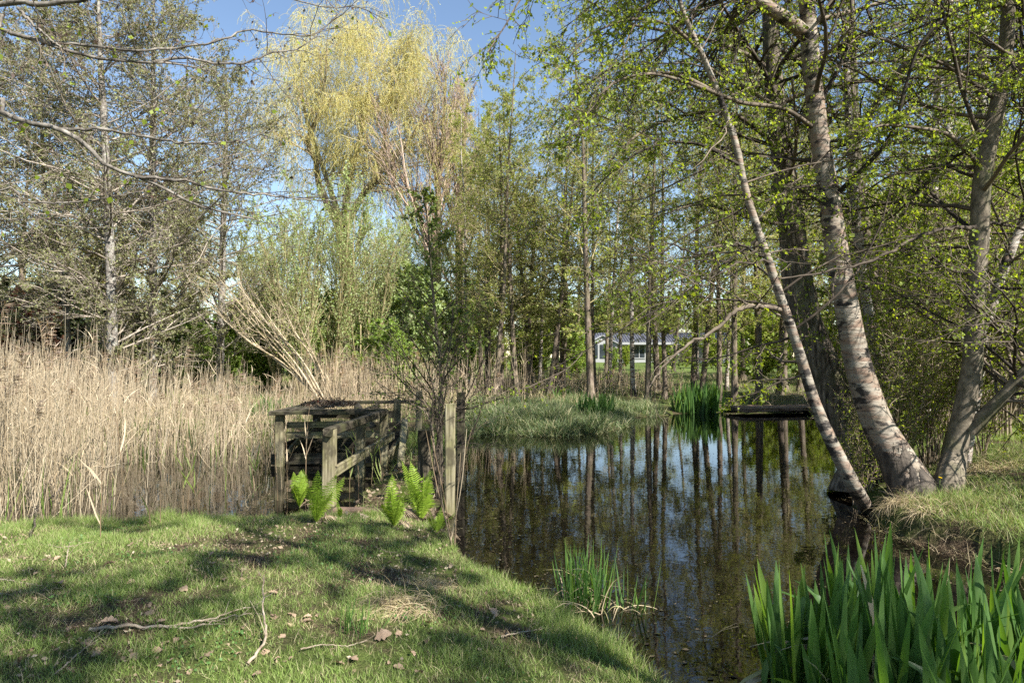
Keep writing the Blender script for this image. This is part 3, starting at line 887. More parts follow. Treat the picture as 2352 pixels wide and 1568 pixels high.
rg = np.random.default_rng(7)
for i in range(34):                                            # more of the same wood, deeper in
    px = 1010 + 1420 * (i + rg.random()) / 34
    d = rg.uniform(29, 50)
    if 1330 < px < 1650 and d > 31 and i % 3:
        d = rg.uniform(25, 31)
    putpx(('mid', 'birch')[i % 5 == 0], i % 2, px, d, rg.uniform(0, 6.28), rg.uniform(.85, 1.25),
          'slender budding tree standing deep in the wood across the pond', 'slender budding trees deep in the wood', (R(rg.normal(0, 2)), R(rg.normal(0, 2))))
rg = np.random.default_rng(8)
for i in range(30):                                            # the closed back of the wood
    px = -60 + 2500 * (i + rg.random()) / 30
    d = rg.uniform(62, 100) if 1150 < px < 1800 else rg.uniform(48, 75)
    sc = rg.uniform(.8, 1.1) if px < 1250 else rg.uniform(.95, 1.3)
    if 560 < px < 1200: sc *= .8
    if 1270 < px < 1760 and i % 3: continue
    putpx('bg', i % 3, px, d, rg.uniform(0, 6.28), sc, 'broad budding tree in the hazy back row of the wood', 'broad budding trees closing the back of the wood')
for i, (px, d, sc) in enumerate([(1150, 27, .66), (1215, 29, .74), (1290, 31, .74), (1120, 33, .70)]):
    putpx('bg', i % 3, px, d, i * 2.1, sc, ['rounded olive-green tree right of the dark sapling', 'olive-green tree with a rounded top in the middle of the view',
          'olive-green tree left of the thickest far alder', 'olive-green tree partly behind the bare reddish tree'][i], 'olive-green rounded trees')

# ---- left side alders
SP_A = dict(l1=dict(k=86, t0=.10, t1=.99, ang=68, sd=13, L=4.0, shape='ovoid', n=8, wob=.10, up=.045, rr=.26),
            l2=dict(k=10, t0=.15, t1=1, ang=46, sd=15, ratio=.40, n=5, wob=.14, up=.03),
            l3=dict(k=8, t0=.12, t1=1, ang=44, sd=18, ratio=.48, n=4, wob=.18, up=.02))
LF_A = dict(m=7, s=.052, keep=.75, droop=.5, m2=.12, levels=2)
mA = (M['twig_grey'], M['leaf_alder'], M['catkin'])
def alder(px_pts, rad, label, seed, spec=SP_A, **k):
    f = at(*px_pts[0]); f[2] = g1(f[0], f[1])
    tree('lichen_alder', label, 'tree', [(sink([f] + px_path(px_pts[1:])), rad)], (M['bark_grey'], *mA), spec, LF_A, seed, group='grey lichened alders behind the reeds', sides=12, rmin=.0055, **k)
alder([(262, 860, 19.5), (255, 640, 19.5), (248, 480, 19.5), (240, 300, 19.6), (230, 120, 19.6), (225, -60, 19.6)], [.16, .15, .135, .12, .10, .07, .03],
      'thickest lichen-blotched alder trunk behind the reeds', 101)
alder([(352, 850, 21), (352, 640, 21), (350, 420, 21), (352, 240, 21), (352, 100, 21), (355, -90, 21)], [.14, .13, .11, .10, .08, .05, .02],
      'alder with low arching limbs right of the thickest trunk', 102,
      extra=[(px_path([(350, 700, 21), (385, 600, 20.5), (440, 520, 20), (520, 440, 19.5)]), .06, .02), (px_path([(358, 740, 21), (440, 680, 20.5), (540, 630, 20)]), .05, .015)])
alder([(165, 850, 22), (150, 700, 22), (125, 560, 22), (100, 400, 22), (95, 200, 22), (100, 0, 22)], [.10, .095, .085, .07, .055, .04, .02],
      'thin leaning alder trunk left of the thickest trunk', 103)
alder([(505, 850, 26), (510, 650, 26), (515, 450, 26), (520, 300, 26), (520, 180, 26)], [.16, .15, .13, .10, .07, .03],
      'rounded alder crown nearest the yellow willow', 104)
alder([(-90, 870, 20), (-85, 600, 20), (-70, 350, 20), (-60, 100, 20), (-60, -60, 20)], [.18, .17, .14, .10, .07, .03],
      'alder whose crown reaches in at the left edge behind the reeds', 105)
rg = np.random.default_rng(17)
for i, (px, d, sc) in enumerate([(40, 34, .8), (150, 40, .95), (290, 36, .85), (420, 40, .8), (560, 36, .62), (640, 34, .55)]):
    putpx('bg', i % 3, px, d, i * 1.3, sc * 1.05, 'budding tree in the tangle behind the lichened alders', 'budding trees behind the lichened alders')

# ---- hedge and bushes at the back left
for i, (px, d, sc, k, v, lab) in enumerate([
        (10, 29, .95, 'red', 0, 'red-brown bush at the far left behind the reeds'), (75, 30, 1.0, 'red', 0, 'red-brown bush right of the leftmost red one'),
        (120, 32, 1.05, 'dark', 0, 'dark evergreen bush right of the red-brown bushes'), (200, 32, 1.1, 'dark', 1, 'dark evergreen bush beneath the thin leaning alder'),
        (300, 33, 1.0, 'dark', 0, 'dark evergreen bush between the two lichened alders'), (395, 34, .9, 'dark', 1, 'dark evergreen bush right of the low arching limbs'),
        (205, 36, 1.35, 'gold', 0, 'golden-leaved bush glowing behind the dark evergreens'),
        (455, 30, .95, 'bush', 0, 'bright green bush behind the middle of the reeds'), (525, 28, .9, 'bush', 1, 'bright green bush under the pale slanting willow stems'),
        (610, 29, 1.0, 'bush', 0, 'bright green bush left of the willow thicket'), (480, 31, 1.0, 'blossom', 0, 'white blossoming bush behind the reeds'),
        (690, 30, 1.0, 'bush', 1, 'bright green bush inside the willow thicket'),
        (930, 27, 1.5, 'pale', 0, 'pale silvery-green bush left of the dark sapling'), (985, 28, 1.3, 'pale', 0, 'pale green bush behind the dark sapling'),
        (905, 24, .75, 'bush', 0, 'yellow-green low bush above the dock reeds'), (850, 26, .9, 'bush', 1, 'yellow-green bush right of the willow thicket')]):
    putpx(k, v, px, d, i * 1.7, sc, lab, None)
for i, (px, d, sc) in enumerate([(690, 24, .95), (760, 25, 1.05), (830, 25.5, 1.0), (640, 28, .9), (890, 29, .95), (950, 31, 1.0)]):
    putpx('thicket', i % 2, px, d, i * 1.1, sc, ['tall willow thicket of upright stems left of the yellow willow foot', 'tallest willow thicket with thin upright stems', 'willow thicket of upright stems above the dock',
          'willow thicket behind the slanting pale stems', 'willow thicket left of the pale bush', 'willow thicket behind the pale bush'][i], 'willow thickets behind the dock')
for i, (px, d, sc) in enumerate([(1338, 52, .55), (1436, 58, .55), (1505, 60, .5), (1580, 61, .7), (1645, 54, .8)]):
    putpx('under', i % 2, px, d, i * 1.7, sc, 'thin shrub on the lawn edge before the bungalow', 'thin shrubs before the bungalow')
for i, px in enumerate([1230, 1290, 1350, 1410, 1465, 1520, 1580, 1640, 1700, 1760]):
    putpx('bg', i % 3, px, 92 + 5 * (i % 3), i * 1.3, (1.0, 1.0, .62), 'low broad tree behind the roof of the bungalow', 'low trees behind the bungalow')
rg = np.random.default_rng(29)
for i in range(16):                                            # green wall beyond the lawn
    px = 1010 + 820 * (i + rg.random()) / 16
    putpx('bush', i % 2, px, rg.uniform(92, 125), rg.uniform(0, 6), rg.uniform(2.0, 2.9), 'tall hazy green shrub closing the view beyond the lawn', 'green shrubs beyond the lawn')
for i, px in enumerate([585, 640, 700, 742, 780, 815, 860, 900, 960, 1010, 1060]):
    putpx('bush', i % 2, px, 42 + 6 * (i % 3), i * 1.9, 1.5, 'tall green shrub closing the gap behind the willow foot', 'green shrubs behind the willow foot')
rg = np.random.default_rng(23)
for i in range(22):                                            # low growth under the far wood
    px, d = 1040 + 1350 * (i + rg.random()) / 22, rg.uniform(30, 44)
    if 1320 < px < 1660: d = rg.uniform(48, 60); 
    putpx(('bush', 'under')[i % 2], i % 2, px, d, rg.uniform(0, 6), rg.uniform(.6, 1.1) * (.55 if 1320 < px < 1660 else 1), 'low green bush under the trees across the pond', 'low green bushes under the far trees')
for i, (px, py, d, sc) in enumerate([(1985, 0, 11.2, 1.0), (2060, 0, 10.2, 1.15), (2110, 0, 11.5, 1.4), (2175, 0, 10.6, 1.2), (2240, 0, 11.8, 1.5), (2300, 0, 10.6, 1.1), (2350, 0, 12.4, 1.5),
                                     (2400, 0, 11.2, 1.3), (1930, 0, 13.5, 1.2), (2030, 0, 15.5, 1.5), (2140, 0, 16, 1.7), (2330, 0, 17, 1.8), (1880, 0, 17.5, 1.3), (2250, 0, 20, 2.0), (1990, 0, 20, 1.7),
                                     (2090, 0, 22, 2.1), (2390, 0, 15, 1.6)][::1]):
    if i in (8, 12, 14): continue
    putpx('sucker' if d < 13 else 'under', i % 2, px, d, i * 2.3, sc, 'thin yellow-green shrub in the thicket behind the right bank birches', 'thin shrubs behind the right bank birches')
for i, (px, d, sc) in enumerate([(2030, 8.4, .34), (2075, 8.7, .42), (2120, 8.9, .40), (2010, 8.9, .45), (2150, 9.1, .42), (1965, 8.3, .30), (2250, 9.0, .36)]):
    putpx('sucker', i % 2, px, d, i * 1.9 + .5, sc * 1.6, 'knee-high tangle of suckers at the foot of the right bank trunks', 'sucker tangles at the trunk feet')

# ---- weeping willow, bare tree, slanting willow
def willow():
    rng = np.random.default_rng(201)
    d = 38
    base = at(800, 830, d); base[2] = g1(base[0], base[1])
    root = tag(empty('weeping_willow', base), 'tall weeping willow with yellow curtains of young leaves', 'tree')
    tb, cb = MB(), MB()
    L = [([base - V(0, 0, .3)] + px_path([(805, 720, d), (795, 600, d), (785, 520, d)]), [.65, .6, .5, .45]),
         (px_path([(787, 540, d), (735, 430, d), (724, 362, d - 1), (704, 327, d - 1.5), (730, 270, d - 2), (745, 200, d - 2), (752, 110, d - 2)]), [.33, .26, .22, .20, .15, .10, .04]),
         (px_path([(787, 540, d), (820, 470, d - 1), (870, 400, d - 2), (935, 330, d - 2), (965, 280, d - 2), (985, 230, d - 2)]), [.36, .28, .22, .16, .10, .04]),
         (px_path([(787, 540, d), (800, 430, d + 1), (830, 300, d + 1.5), (850, 180, d + 2), (835, 95, d + 2)]), [.34, .26, .18, .11, .04]),
         (px_path([(868, 402, d - 2), (885, 300, d - 1), (900, 190, d), (890, 130, d)]), [.18, .13, .09, .03]),
         (px_path([(787, 520, d), (740, 380, d + 3), (700, 260, d + 3), (690, 150, d + 3)]), [.28, .2, .12, .04])]
    st = []
    for pts, rad in L:
        st.append(bark_tube(tb, pts, [q_ * .68 for q_ in rad], 18, 9, 0, rng, .04))
    tb.build('trunk', M['bark_willow'], root, origin=base)
    P1, R1, L1 = [], [], []
    for (P, r) in st[1:]:
        Q, q, l = branch_out(rng, P[None], r[None], None, dict(k=26, t0=.25, t1=1, ang=48, sd=16, L=3.7, shape='flat', n=7, wob=.10, up=.05, rr=.35), True, .012)
        P1.append(Q); R1.append(q); L1.append(l)
    P1, R1, L1 = map(np.concatenate, (P1, R1, L1))
    tubes(cb, P1, R1, 4, 0)
    Q, q, l = branch_out(rng, P1, R1, L1, dict(k=9, t0=.2, t1=1, ang=50, sd=18, ratio=.42, n=5, wob=.12, up=-.02), False, .010)
    tubes(cb, Q, q, 3, 0)
    S, s, l2 = branch_out(rng, Q, q, np.full(len(Q), 3.0), dict(k=8, t0=.2, t1=1, ang=60, sd=20, ratio=.62, n=7, wob=.10, up=-.45), False, .008)
    tubes(cb, S, s, 3, 1)
    idx = np.repeat(np.arange(len(S)), 17)
    p, _, _ = interp(S, s, idx, rng.uniform(.08, 1, len(idx)))
    kp = rng.random(len(p)) < .8
    leaves(cb, rng, p[kp] + rng.normal(0, .03, (kp.sum(), 3)), .07, 2, 1.0, .18)
    cb.build('crown', [M['twig_pale'], M['twig_yellow'], M['leaf_willow']], root, origin=base)
willow()

SP_P = dict(l1=dict(k=36, t0=.28, t1=.99, ang=33, sd=9, L=7.5, shape='cone', n=9, wob=.06, up=.07, rr=.4),
            l2=dict(k=11, t0=.15, t1=1, ang=26, sd=9, ratio=.42, n=6, wob=.08, up=.07),
            l3=dict(k=7, t0=.12, t1=1, ang=28, sd=10, ratio=.5, n=4, wob=.10, up=.06))
for i, (px, top, d, lab) in enumerate([(1010, 165, 36, 'bare reddish-twigged tree fanning upward right of the yellow willow'), (1060, 215, 39, 'bare reddish-twigged tree behind the olive-green rounded tops')]):
    f = at(px, 830, d); f[2] = g1(f[0], f[1])
    tree('bare_tree', lab, 'tree', [(sink([f] + px_path([(px - 6, 600, d), (px - 2, 420, d), (px + 8, 300, d), (px + 15, top, d)])), [.3, .28, .22, .14, .09, .03])],
         (M['bark_mid'], M['twig_red'], M['catkin']), SP_P, dict(m=3, s=.05, keep=.4), 210 + i, rmin=.009, group='bare reddish trees beside the willow')

def slant():
    rng = np.random.default_rng(220)
    d = 18.5
    base = at(775, 893, d); base[2] = g1(base[0], base[1])
    root = tag(empty('slanting_willow', base), 'fallen-over willow with pale bare stems slanting up to the left', 'tree')
    tb, cb = MB(), MB()
    ends = [(505, 640), (530, 690), (548, 655), (565, 700), (600, 700), (645, 690), (676, 720), (470, 690), (500, 715)]
    st = []
    for i, e in enumerate(ends):
        b = base + V(rng.normal(0, .12), rng.normal(0, .2), -.1)
        m1 = at(775 + (e[0] - 775) * .42, 893 + (e[1] - 893) * .28 + rng.normal(0, 6), d - .3)
        m2 = at(775 + (e[0] - 775) * .75, 893 + (e[1] - 893) * .66 + rng.normal(0, 6), d - .5)
        e3 = at(e[0], e[1], d - .6 + rng.normal(0, .4))
        st.append(bark_tube(tb, [b, m1, m2, e3], [.030, .023, .017, .007], 20, 7, 0, rng, .03))
    tb.build('trunk', M['twig_pale'], root, origin=base)
    crown(cb, rng, st, dict(l1=dict(k=8, t0=.45, t1=1, ang=28, sd=10, L=.9, shape='flat', n=6, wob=.12, up=.04, rr=.5),
                            l2=dict(k=6, t0=.1, t1=1, ang=35, sd=15, ratio=.45, n=4, wob=.14, up=.05)), dict(m=2, s=.04, keep=.6), 0, 1, .005)
    cb.build('crown', [M['twig_pale'], M['leaf_mid']], root, origin=base)
slant()

# ---- the alder just out of frame on the left whose limbs reach into the picture
def overhang():
    rng = np.random.default_rng(230)
    base = V(-7.2, 5.9, g1(-7.2, 5.9))
    root = tag(empty('overhanging_alder', base), 'alder at the left edge whose long grey limbs arch across the upper left', 'tree')
    tb, cb = MB(), MB()
    bark_tube(tb, [base - V(0, 0, .3), V(-7.15, 5.9, 2), V(-7.2, 6, 5), V(-7.1, 6, 9)], [.26, .22, .18, .08], 20, 14, 0, rng, .03, .4)
    def trunk_pt(z): return V(-7.18, 5.95, z)
    A = [trunk_pt(3.3)] + px_path([(-60, 235, 6), (0, 256, 6), (65, 281, 6), (136, 297, 6), (196, 332, 6), (241, 377, 6), (312, 407, 6.1), (402, 442, 6.2), (452, 472, 6.3), (583, 503, 6.5)])
    B = [trunk_pt(4.0)] + px_path([(-60, 40, 6), (0, 66, 6), (100, 97, 6), (150, 117, 6), (241, 135, 6), (352, 145, 6.1), (412, 150, 6.2), (482, 163, 6.3)])
    limbs = [(A, .046, .008), (B, .040, .007),
             (px_path([(136, 297, 6), (226, 297, 6.1), (352, 317, 6.2), (437, 329, 6.3), (553, 324, 6.5), (628, 297, 6.6)]), .016, .005),
             (px_path([(312, 407, 6.1), (427, 417, 6.2), (503, 437, 6.3), (600, 447, 6.4), (689, 457, 6.5), (790, 462, 6.6)]), .016, .004),
             (px_path([(110, 99, 6), (211, 105, 6), (310, 117, 6), (412, 110, 6.2), (517, 90, 6.3), (568, 70, 6.4), (668, 80, 6.5), (730, 76, 6.6), (790, 20, 6.7)]), .014, .004),
             (px_path([(350, 145, 6.1), (412, 133, 6.2), (500, 145, 6.3), (563, 146, 6.4), (628, 121, 6.5), (673, 116, 6.6), (704, 100, 6.7), (760, 50, 6.8)]), .014, .004),
             ([trunk_pt(4.3)] + px_path([(-40, 18, 5.8), (80, 10, 5.8), (180, 0, 5.8), (260, -30, 5.8)]), .034, .02),
             (px_path([(40, 18, 5.8), (75, 55, 5.8), (110, 85, 5.8), (140, 110, 5.8)]), .014, .006),
             ([trunk_pt(1.9)] + px_path([(-40, 450, 6), (45, 465, 6), (75, 490, 6), (115, 512, 6.1), (165, 522, 6.2), (250, 520, 6.3)]), .016, .004),
             (px_path([(45, 465, 6), (120, 466, 6.1), (201, 462, 6.2), (251, 452, 6.3), (330, 440, 6.4)]), .01, .004),
             ([trunk_pt(5.2)] + px_path([(300, -120, 6.2), (560, -30, 6.6), (700, 5, 6.8), (765, 20, 6.9), (810, 12, 6.9), (885, 45, 7)]), .02, .004)]
    P1 = []
    for pts, ra, rb in limbs:
        E = spline(pts, 36)
        E[1:-1] += rng.normal(0, .006, (34, 3))
        tubes(tb, E[None], np.linspace(ra, rb, 36)[None], 8, 0, .06, rng)
        for q in range(3):
            P1.append(E[q * 12:(q + 1) * 12])
    P1 = np.array(P1)
    kp = P1[:, :, 0].max(1) > -5.5
    P1 = P1[kp]
    lv = [(P1, np.full(P1.shape[:2], .008), np.full(len(P1), 1.5))]
    for sp in (dict(k=5, t0=.1, t1=1, ang=42, sd=18, ratio=.45, n=6, wob=.16, up=.02), dict(k=4, t0=.2, t1=1, ang=45, sd=20, ratio=.45, n=5, wob=.2, up=.0)):
        lv.append(branch_out(rng, *lv[-1], sp, False, .0022))
        tubes(cb, lv[-1][0], lv[-1][1], 4, 0)
    Q, q, L = lv[-1]
    idx = np.repeat(np.arange(len(Q)), 2)
    p, _, _ = interp(Q, q, idx, rng.uniform(.4, 1, len(idx)))
    s = rng.random(len(p))
    leaves(cb, rng, p[s < .22], .045, 1, .2, .4)
    leaves(cb, rng, p[s > .45], .030, 2, 1.5, .3)
    tb.build('trunk', M['bark_limb'], root, origin=base)
    cb.build('crown', [M['twig_dark'], M['leaf_birch'], M['catkin']], root, origin=base)
overhang()

# ---- two more birches of the right bank beside the camera: they dapple the grass
SP_S = dict(l1=dict(k=30, t0=.58, t1=.98, ang=62, sd=14, L=2.0, shape='ovoid', n=6, wob=.12, up=.0, rr=.3),
            l2=dict(k=7, t0=.2, t1=1, ang=45, sd=15, ratio=.45, n=5, wob=.15, up=-.05),
            l3=dict(k=6, t0=.15, t1=1, ang=42, sd=18, ratio=.5, n=4, wob=.18, up=-.10))
for i, (x, y, h, r) in enumerate([(4.9, .1, 11, .15), (9.5, -3.5, 11, .2), (1.9, -2.5, 10, .16), (3.5, -1.7, 10, .15), (-2.8, -6, 11, .18)]):
    rng = np.random.default_rng(300 + i)
    pts, rad = wob_trunk(rng, h, r, .3)
    b = V(x, y, g1(x, y))
    tree('bank_birch', 'birch standing on the grass beside or behind the viewer', 'tree', [([p + b for p in pts], rad)], (M['birch_far'], *mR), SP_S, dict(m=6, s=.065, keep=.8, droop=.8, w=.4), 300 + i,
         group='birches beside the viewer', sides=10)

# ------------------------------------------------------------------ house across the lawn
def box(mb, x0, x1, y0, y1, z0, z1, mat=0):
    v = [(x, y, z) for z in (z0, z1) for y in (y0, y1) for x in (x0, x1)]
    mb.add(v, [(0, 2, 3, 1), (4, 5, 7, 6), (0, 1, 5, 4), (2, 6, 7, 3), (0, 4, 6, 2), (1, 3, 7, 5)], mat)
def house():
    y0, x0, x1 = 76.0, 6.6, 24.5
    b = V(15, y0, g1(15, y0) - .05)
    root = tag(empty('bungalow', b), 'low pale bungalow with a dark tiled roof across the lawn', 'house')
    def mk(name, m, par=root, smooth=False):
        return lambda mb: mb.build(name, m, par, smooth=smooth)
    z = 0
    wl = MB(); box(wl, x0 - 15, x1 - 15, .3, 7, 0, 2.15); wl.build('wall', M['house_wall'], root, smooth=False)
    pl = MB(); box(pl, x0 - 15 - .03, x1 - 15 + .03, .26, 7.03, 0, .45); pl.build('plinth', M['house_white'], root, smooth=False)
    rf = MB()
    xa, xb = x0 - 15.5, x1 - 14.5
    rf.add([(xa, -.45, 2.16), (xb, -.45, 2.16), (xb, 3.6, 3.35), (xa, 3.6, 3.35), (xa, 7.6, 2.16), (xb, 7.6, 2.16), (xa, -.45, 2.3), (xb, -.45, 2.3), (xb, 3.6, 3.5), (xa, 3.6, 3.5), (xa, 7.6, 2.3), (xb, 7.6, 2.3)],
           [(6, 7, 8, 9), (9, 8, 11, 10), (0, 3, 2, 1), (3, 4, 5, 2), (0, 1, 7, 6), (4, 10, 11, 5), (0, 6, 9, 3), (3, 9, 10, 4), (1, 2, 8, 7), (2, 5, 11, 8)])
    ro = rf.build('roof', M['roof'], root, smooth=False)
    ch = MB(); box(ch, 3.2, 4.0, 3.0, 3.8, 3.2, 4.1); ch.build('chimney', M['bark_dark'], ro, smooth=False)
    fa = MB(); box(fa, xa, xb, -.50, -.455, 2.06, 2.32); fa.build('fascia', M['house_white'], root, smooth=False)
    for (a, c, z0, z1) in [(-8.0, -7.2, .5, 1.9), (-1.4, -.2, .6, 2.0), (1.0, 2.6, .6, 2.0), (3.6, 5.2, .5, 2.0), (6.6, 8.2, .6, 2.0)]:
        g = MB(); box(g, a, c, .22, .27, z0, z1); wo = g.build('window', M['glass'], root, smooth=False)
        f = MB()
        for (p, q, s, t) in [(a - .1, a, z0 - .1, z1 + .1), (c, c + .1, z0 - .1, z1 + .1), (a, c, z1, z1 + .1), (a, c, z0 - .1, z0), ((a + c) / 2 - .04, (a + c) / 2 + .04, z0, z1)]:
            box(f, p, q, .18, .24, s, t)
        f.build('frame', M['house_white'], wo, smooth=False)
    bay = MB()
    bay.add([(-6.6, -.8, 0), (-3.4, -.8, 0), (-3.4, .3, 0), (-6.6, .3, 0), (-6.6, -.8, 2.15), (-3.4, -.8, 2.15), (-3.4, .3, 2.15), (-6.6, .3, 2.15), (-5, -.8, 2.95)],
            [(0, 1, 5, 4), (1, 2, 6, 5), (3, 0, 4, 7)])
    bay.f.append((np.array([[4, 5, 8]]), 0))
    by = bay.build('gable_bay', M['house_white'], root, smooth=False)
    br = MB()
    br.add([(-6.9, -1.0, 2.02), (-5, -1.0, 3.02), (-5, 2.6, 3.02), (-6.9, .6, 2.02), (-3.1, -1.0, 2.02), (-3.1, .6, 2.02),
            (-6.9, -1.0, 2.12), (-5, -1.0, 3.12), (-5, 2.6, 3.12), (-6.9, .6, 2.12), (-3.1, -1.0, 2.12), (-3.1, .6, 2.12)],
           [(6, 7, 8, 9), (7, 10, 11, 8), (0, 1, 7, 6), (1, 4, 10, 7)])
    br.build('gable_roof', M['house_white'], by, smooth=False)
    for a in (-6.3, -5.3, -4.35):
        g = MB(); box(g, a, a + .75, -.86, -.81, .55, 2.05); g.build('pane', M['glass'], by, smooth=False)
    dk = MB(); box(dk, -9.6, -7.0, -1.9, -1.84, .1, 1.05)
    for k in range(12): box(dk, -9.55 + k * .22, -9.45 + k * .22, -1.96, -1.91, 0, 1.1)
    dk.build('railing', M['roof'], root, smooth=False)
house()

# ------------------------------------------------------------------ the derelict dock
def beam(name, mat, parent, p0, p1, w_, h_, seed=0, up=(0, 0, 1), roll=0.0, taper=1.0):
    """A weathered timber: own object, local X along the grain."""
    rng = np.random.default_rng(seed + 900)
    p0, p1 = np.array(p0, float), np.array(p1, float)
    L = np.linalg.norm(p1 - p0)
    X = (p1 - p0) / L
    u = np.array(up, float)
    if abs(np.dot(u, X)) > .95: u = V(0, 1, 0)
    Y = nrm(np.cross(u, X)); Z = np.cross(X, Y)
    c, s = math.cos(roll), math.sin(roll)
    Y, Z = Y * c + Z * s, Z * c - Y * s
    n, bv = 9, min(w_, h_) * .10
    prof = np.array([(-w_ / 2 + bv, -h_ / 2), (w_ / 2 - bv, -h_ / 2), (w_ / 2, -h_ / 2 + bv), (w_ / 2, h_ / 2 - bv), (w_ / 2 - bv, h_ / 2), (-w_ / 2 + bv, h_ / 2), (-w_ / 2, h_ / 2 - bv), (-w_ / 2, -h_ / 2 + bv)])
    vs = []
    for i in range(n):
        x = L * i / (n - 1)
        j = 1 + rng.normal(0, .025, (8, 1))
        sc = 1 - (1 - taper) * i / (n - 1)
        dx = rng.normal(0, .006, 8) if i in (0, n - 1) else np.zeros(8)
        off = rng.normal(0, .0025, 2)
        for k in range(8):
            vs.append((x + dx[k], prof[k, 0] * j[k, 0] * sc + off[0], prof[k, 1] * j[k, 0] * sc + off[1]))
    mb = MB()
    q = [(i * 8 + k, i * 8 + (k + 1) % 8, (i + 1) * 8 + (k + 1) % 8, (i + 1) * 8 + k) for i in range(n - 1) for k in range(8)]
    mb.add(vs, q)
    mb.f.append((np.array([[7, 6, 5, 4, 3, 2, 1, 0], [8 * (n - 1) + k for k in range(8)]]), 0))
    m = Matrix(((X[0], Y[0], Z[0], p0[0]), (X[1], Y[1], Z[1], p0[1]), (X[2], Y[2], Z[2], p0[2]), (0, 0, 0, 1)))
    if parent is not None:
        m = parent.matrix_world.inverted() @ m if False else Matrix.Translation(-Vector(parent.location)) @ m
    return mb.build(name, mat, parent, smooth=False, matrix=m)

dock = tag(empty('derelict_dock', (-2.9, 11.5, 0)), 'derelict wooden dock frame missing most of its deck boards', 'dock')
W, WD = M['wood'], M['wood_dark']
def post(x, y, z1, w_, seed, mat=W, lean=(0, 0)):
    beam('post', mat, dock, (x, y, -.5), (x + lean[0], y + lean[1], z1), w_, w_, seed, up=(0, 1, 0))
post(-2.20, 8.25, .91, .15, 1)
post(-2.26, 10.2, .80, .13, 2)
post(-2.10, 11.25, .84, .13, 3)
post(-3.78, 11.15, .83, .13, 4)
post(-3.80, 13.3, .83, .12, 5, WD)
post(-2.22, 13.25, .95, .13, 6)
post(-3.0, 13.3, .82, .12, 7, WD)
post(-3.0, 11.2, .42, .12, 8, WD)
beam('rail', WD, dock, (-2.19, 8.12, .885), (-2.09, 11.3, .865), .10, .10, 11)
beam('rail', W, dock, (-2.11, 8.2, .42), (-2.01, 11.6, .44), .05, .12, 12)
beam('beam', WD, dock, (-3.92, 11.08, .875), (-2.02, 11.08, .875), .16, .055, 13)
beam('beam', WD, dock, (-3.92, 13.35, .875), (-1.9, 13.35, .90), .14, .06, 14)
beam('beam', WD, dock, (-3.86, 11.0, .865), (-3.86, 13.4, .865), .12, .06, 15)
beam('brace', W, dock, (-3.70, 11.26, .655), (-2.35, 11.30, .675), .045, .10, 16)
beam('brace', W, dock, (-3.70, 11.26, .49), (-2.05, 11.32, .50), .045, .11, 17)
beam('brace', WD, dock, (-3.95, 11.24, .10), (-2.05, 11.30, .12), .05, .17, 18)
beam('brace', WD, dock, (-3.75, 13.22, .66), (-2.2, 13.22, .66), .05, .14, 19)
beam('brace', WD, dock, (-3.75, 13.22, .45), (-2.2, 13.22, .45), .05, .12, 20)
beam('brace', W, dock, (-3.72, 11.3, .18), (-3.72, 13.1, .55), .05, .10, 21)
beam('brace', W, dock, (-2.02, 11.35, .12), (-2.02, 13.2, .30), .05, .18, 22)
beam('brace', WD, dock, (-3.85, 13.10, .18), (-2.1, 13.10, .19), .05, .62, 23)  # dark back board, enlarged to stand in for the shade under the platform
beam('brace', WD, dock, (-3.84, 11.3, .12), (-3.84, 13.1, .13), .05, .40, 24)
for k in range(4):
    beam('deck_board', WD, dock, (-3.72 + k * .155, 11.18, .905 + .004 * (k % 2)), (-3.72 + k * .155 + .01, 13.35 - .25 * (k % 3 == 2), .90), .145, .032, 30 + k)
beam('deck_board', WD, dock, (-3.3, 11.08, .915), (-2.05, 11.10, .918), .14, .03, 36)
beam('broken_plank', WD, dock, (-3.45, 11.0, .50), (-2.75, 12.6, -.05), .13, .03, 38, roll=.3)
beam('broken_plank', W, dock, (-2.02, 12.9, .60), (-1.75, 10.7, .04), .12, .03, 39, roll=-.5)
beam('broken_plank', WD, dock, (-2.95, 13.0, .86), (-2.35, 11.6, .58), .11, .03, 40, roll=.4)
beam('joist', WD, dock, (-2.6, 11.15, .80), (-2.6, 13.3, .80), .07, .12, 37)
# loose posts of the vanished walkway on the right, each its own
for i, (x, y, z1, w_, mat, lab) in enumerate([(-1.22, 9.45, .77, .165, WD, 'short dark post stump under the sapling beside the dock'), (-.71, 7.75, 1.25, .115, W, 'tall yellow-green sunlit post nearest the open pond'),
                                              (-.70, 9.2, 1.30, .11, WD, 'tall dark post with a splintered top behind the sunlit post'), (-2.05, 15.0, 1.02, .13, W, 'grey post in the grass beyond the far dock corner'),
                                              (-1.62, 15.3, .9, .11, W, 'pale lone post in the grass behind the sapling')]):
    b = (x, y, -.5)
    o = beam('wooden_post', mat, None, b, (x + .015, y, z1), w_, w_, 50 + i, up=(0, 1, 0))
    tag(o, lab, 'post', 'leftover walkway posts')
o = beam('mossy_sill', M['wood_red'], None, (-2.0, 7.74, .02), (-.85, 7.68, .01), .14, .12, 58)
tag(o, 'mossy dark board lying between ferns at the foot of the walkway', 'board')
o = beam('plank_jetty', M['wood_red'], None, (6.9, 21.3, .14), (11.5, 22.3, .14), 1.3, .10, 59)
tag(o, 'low brown plank jetty on the far bank right of the iris clump', 'jetty')

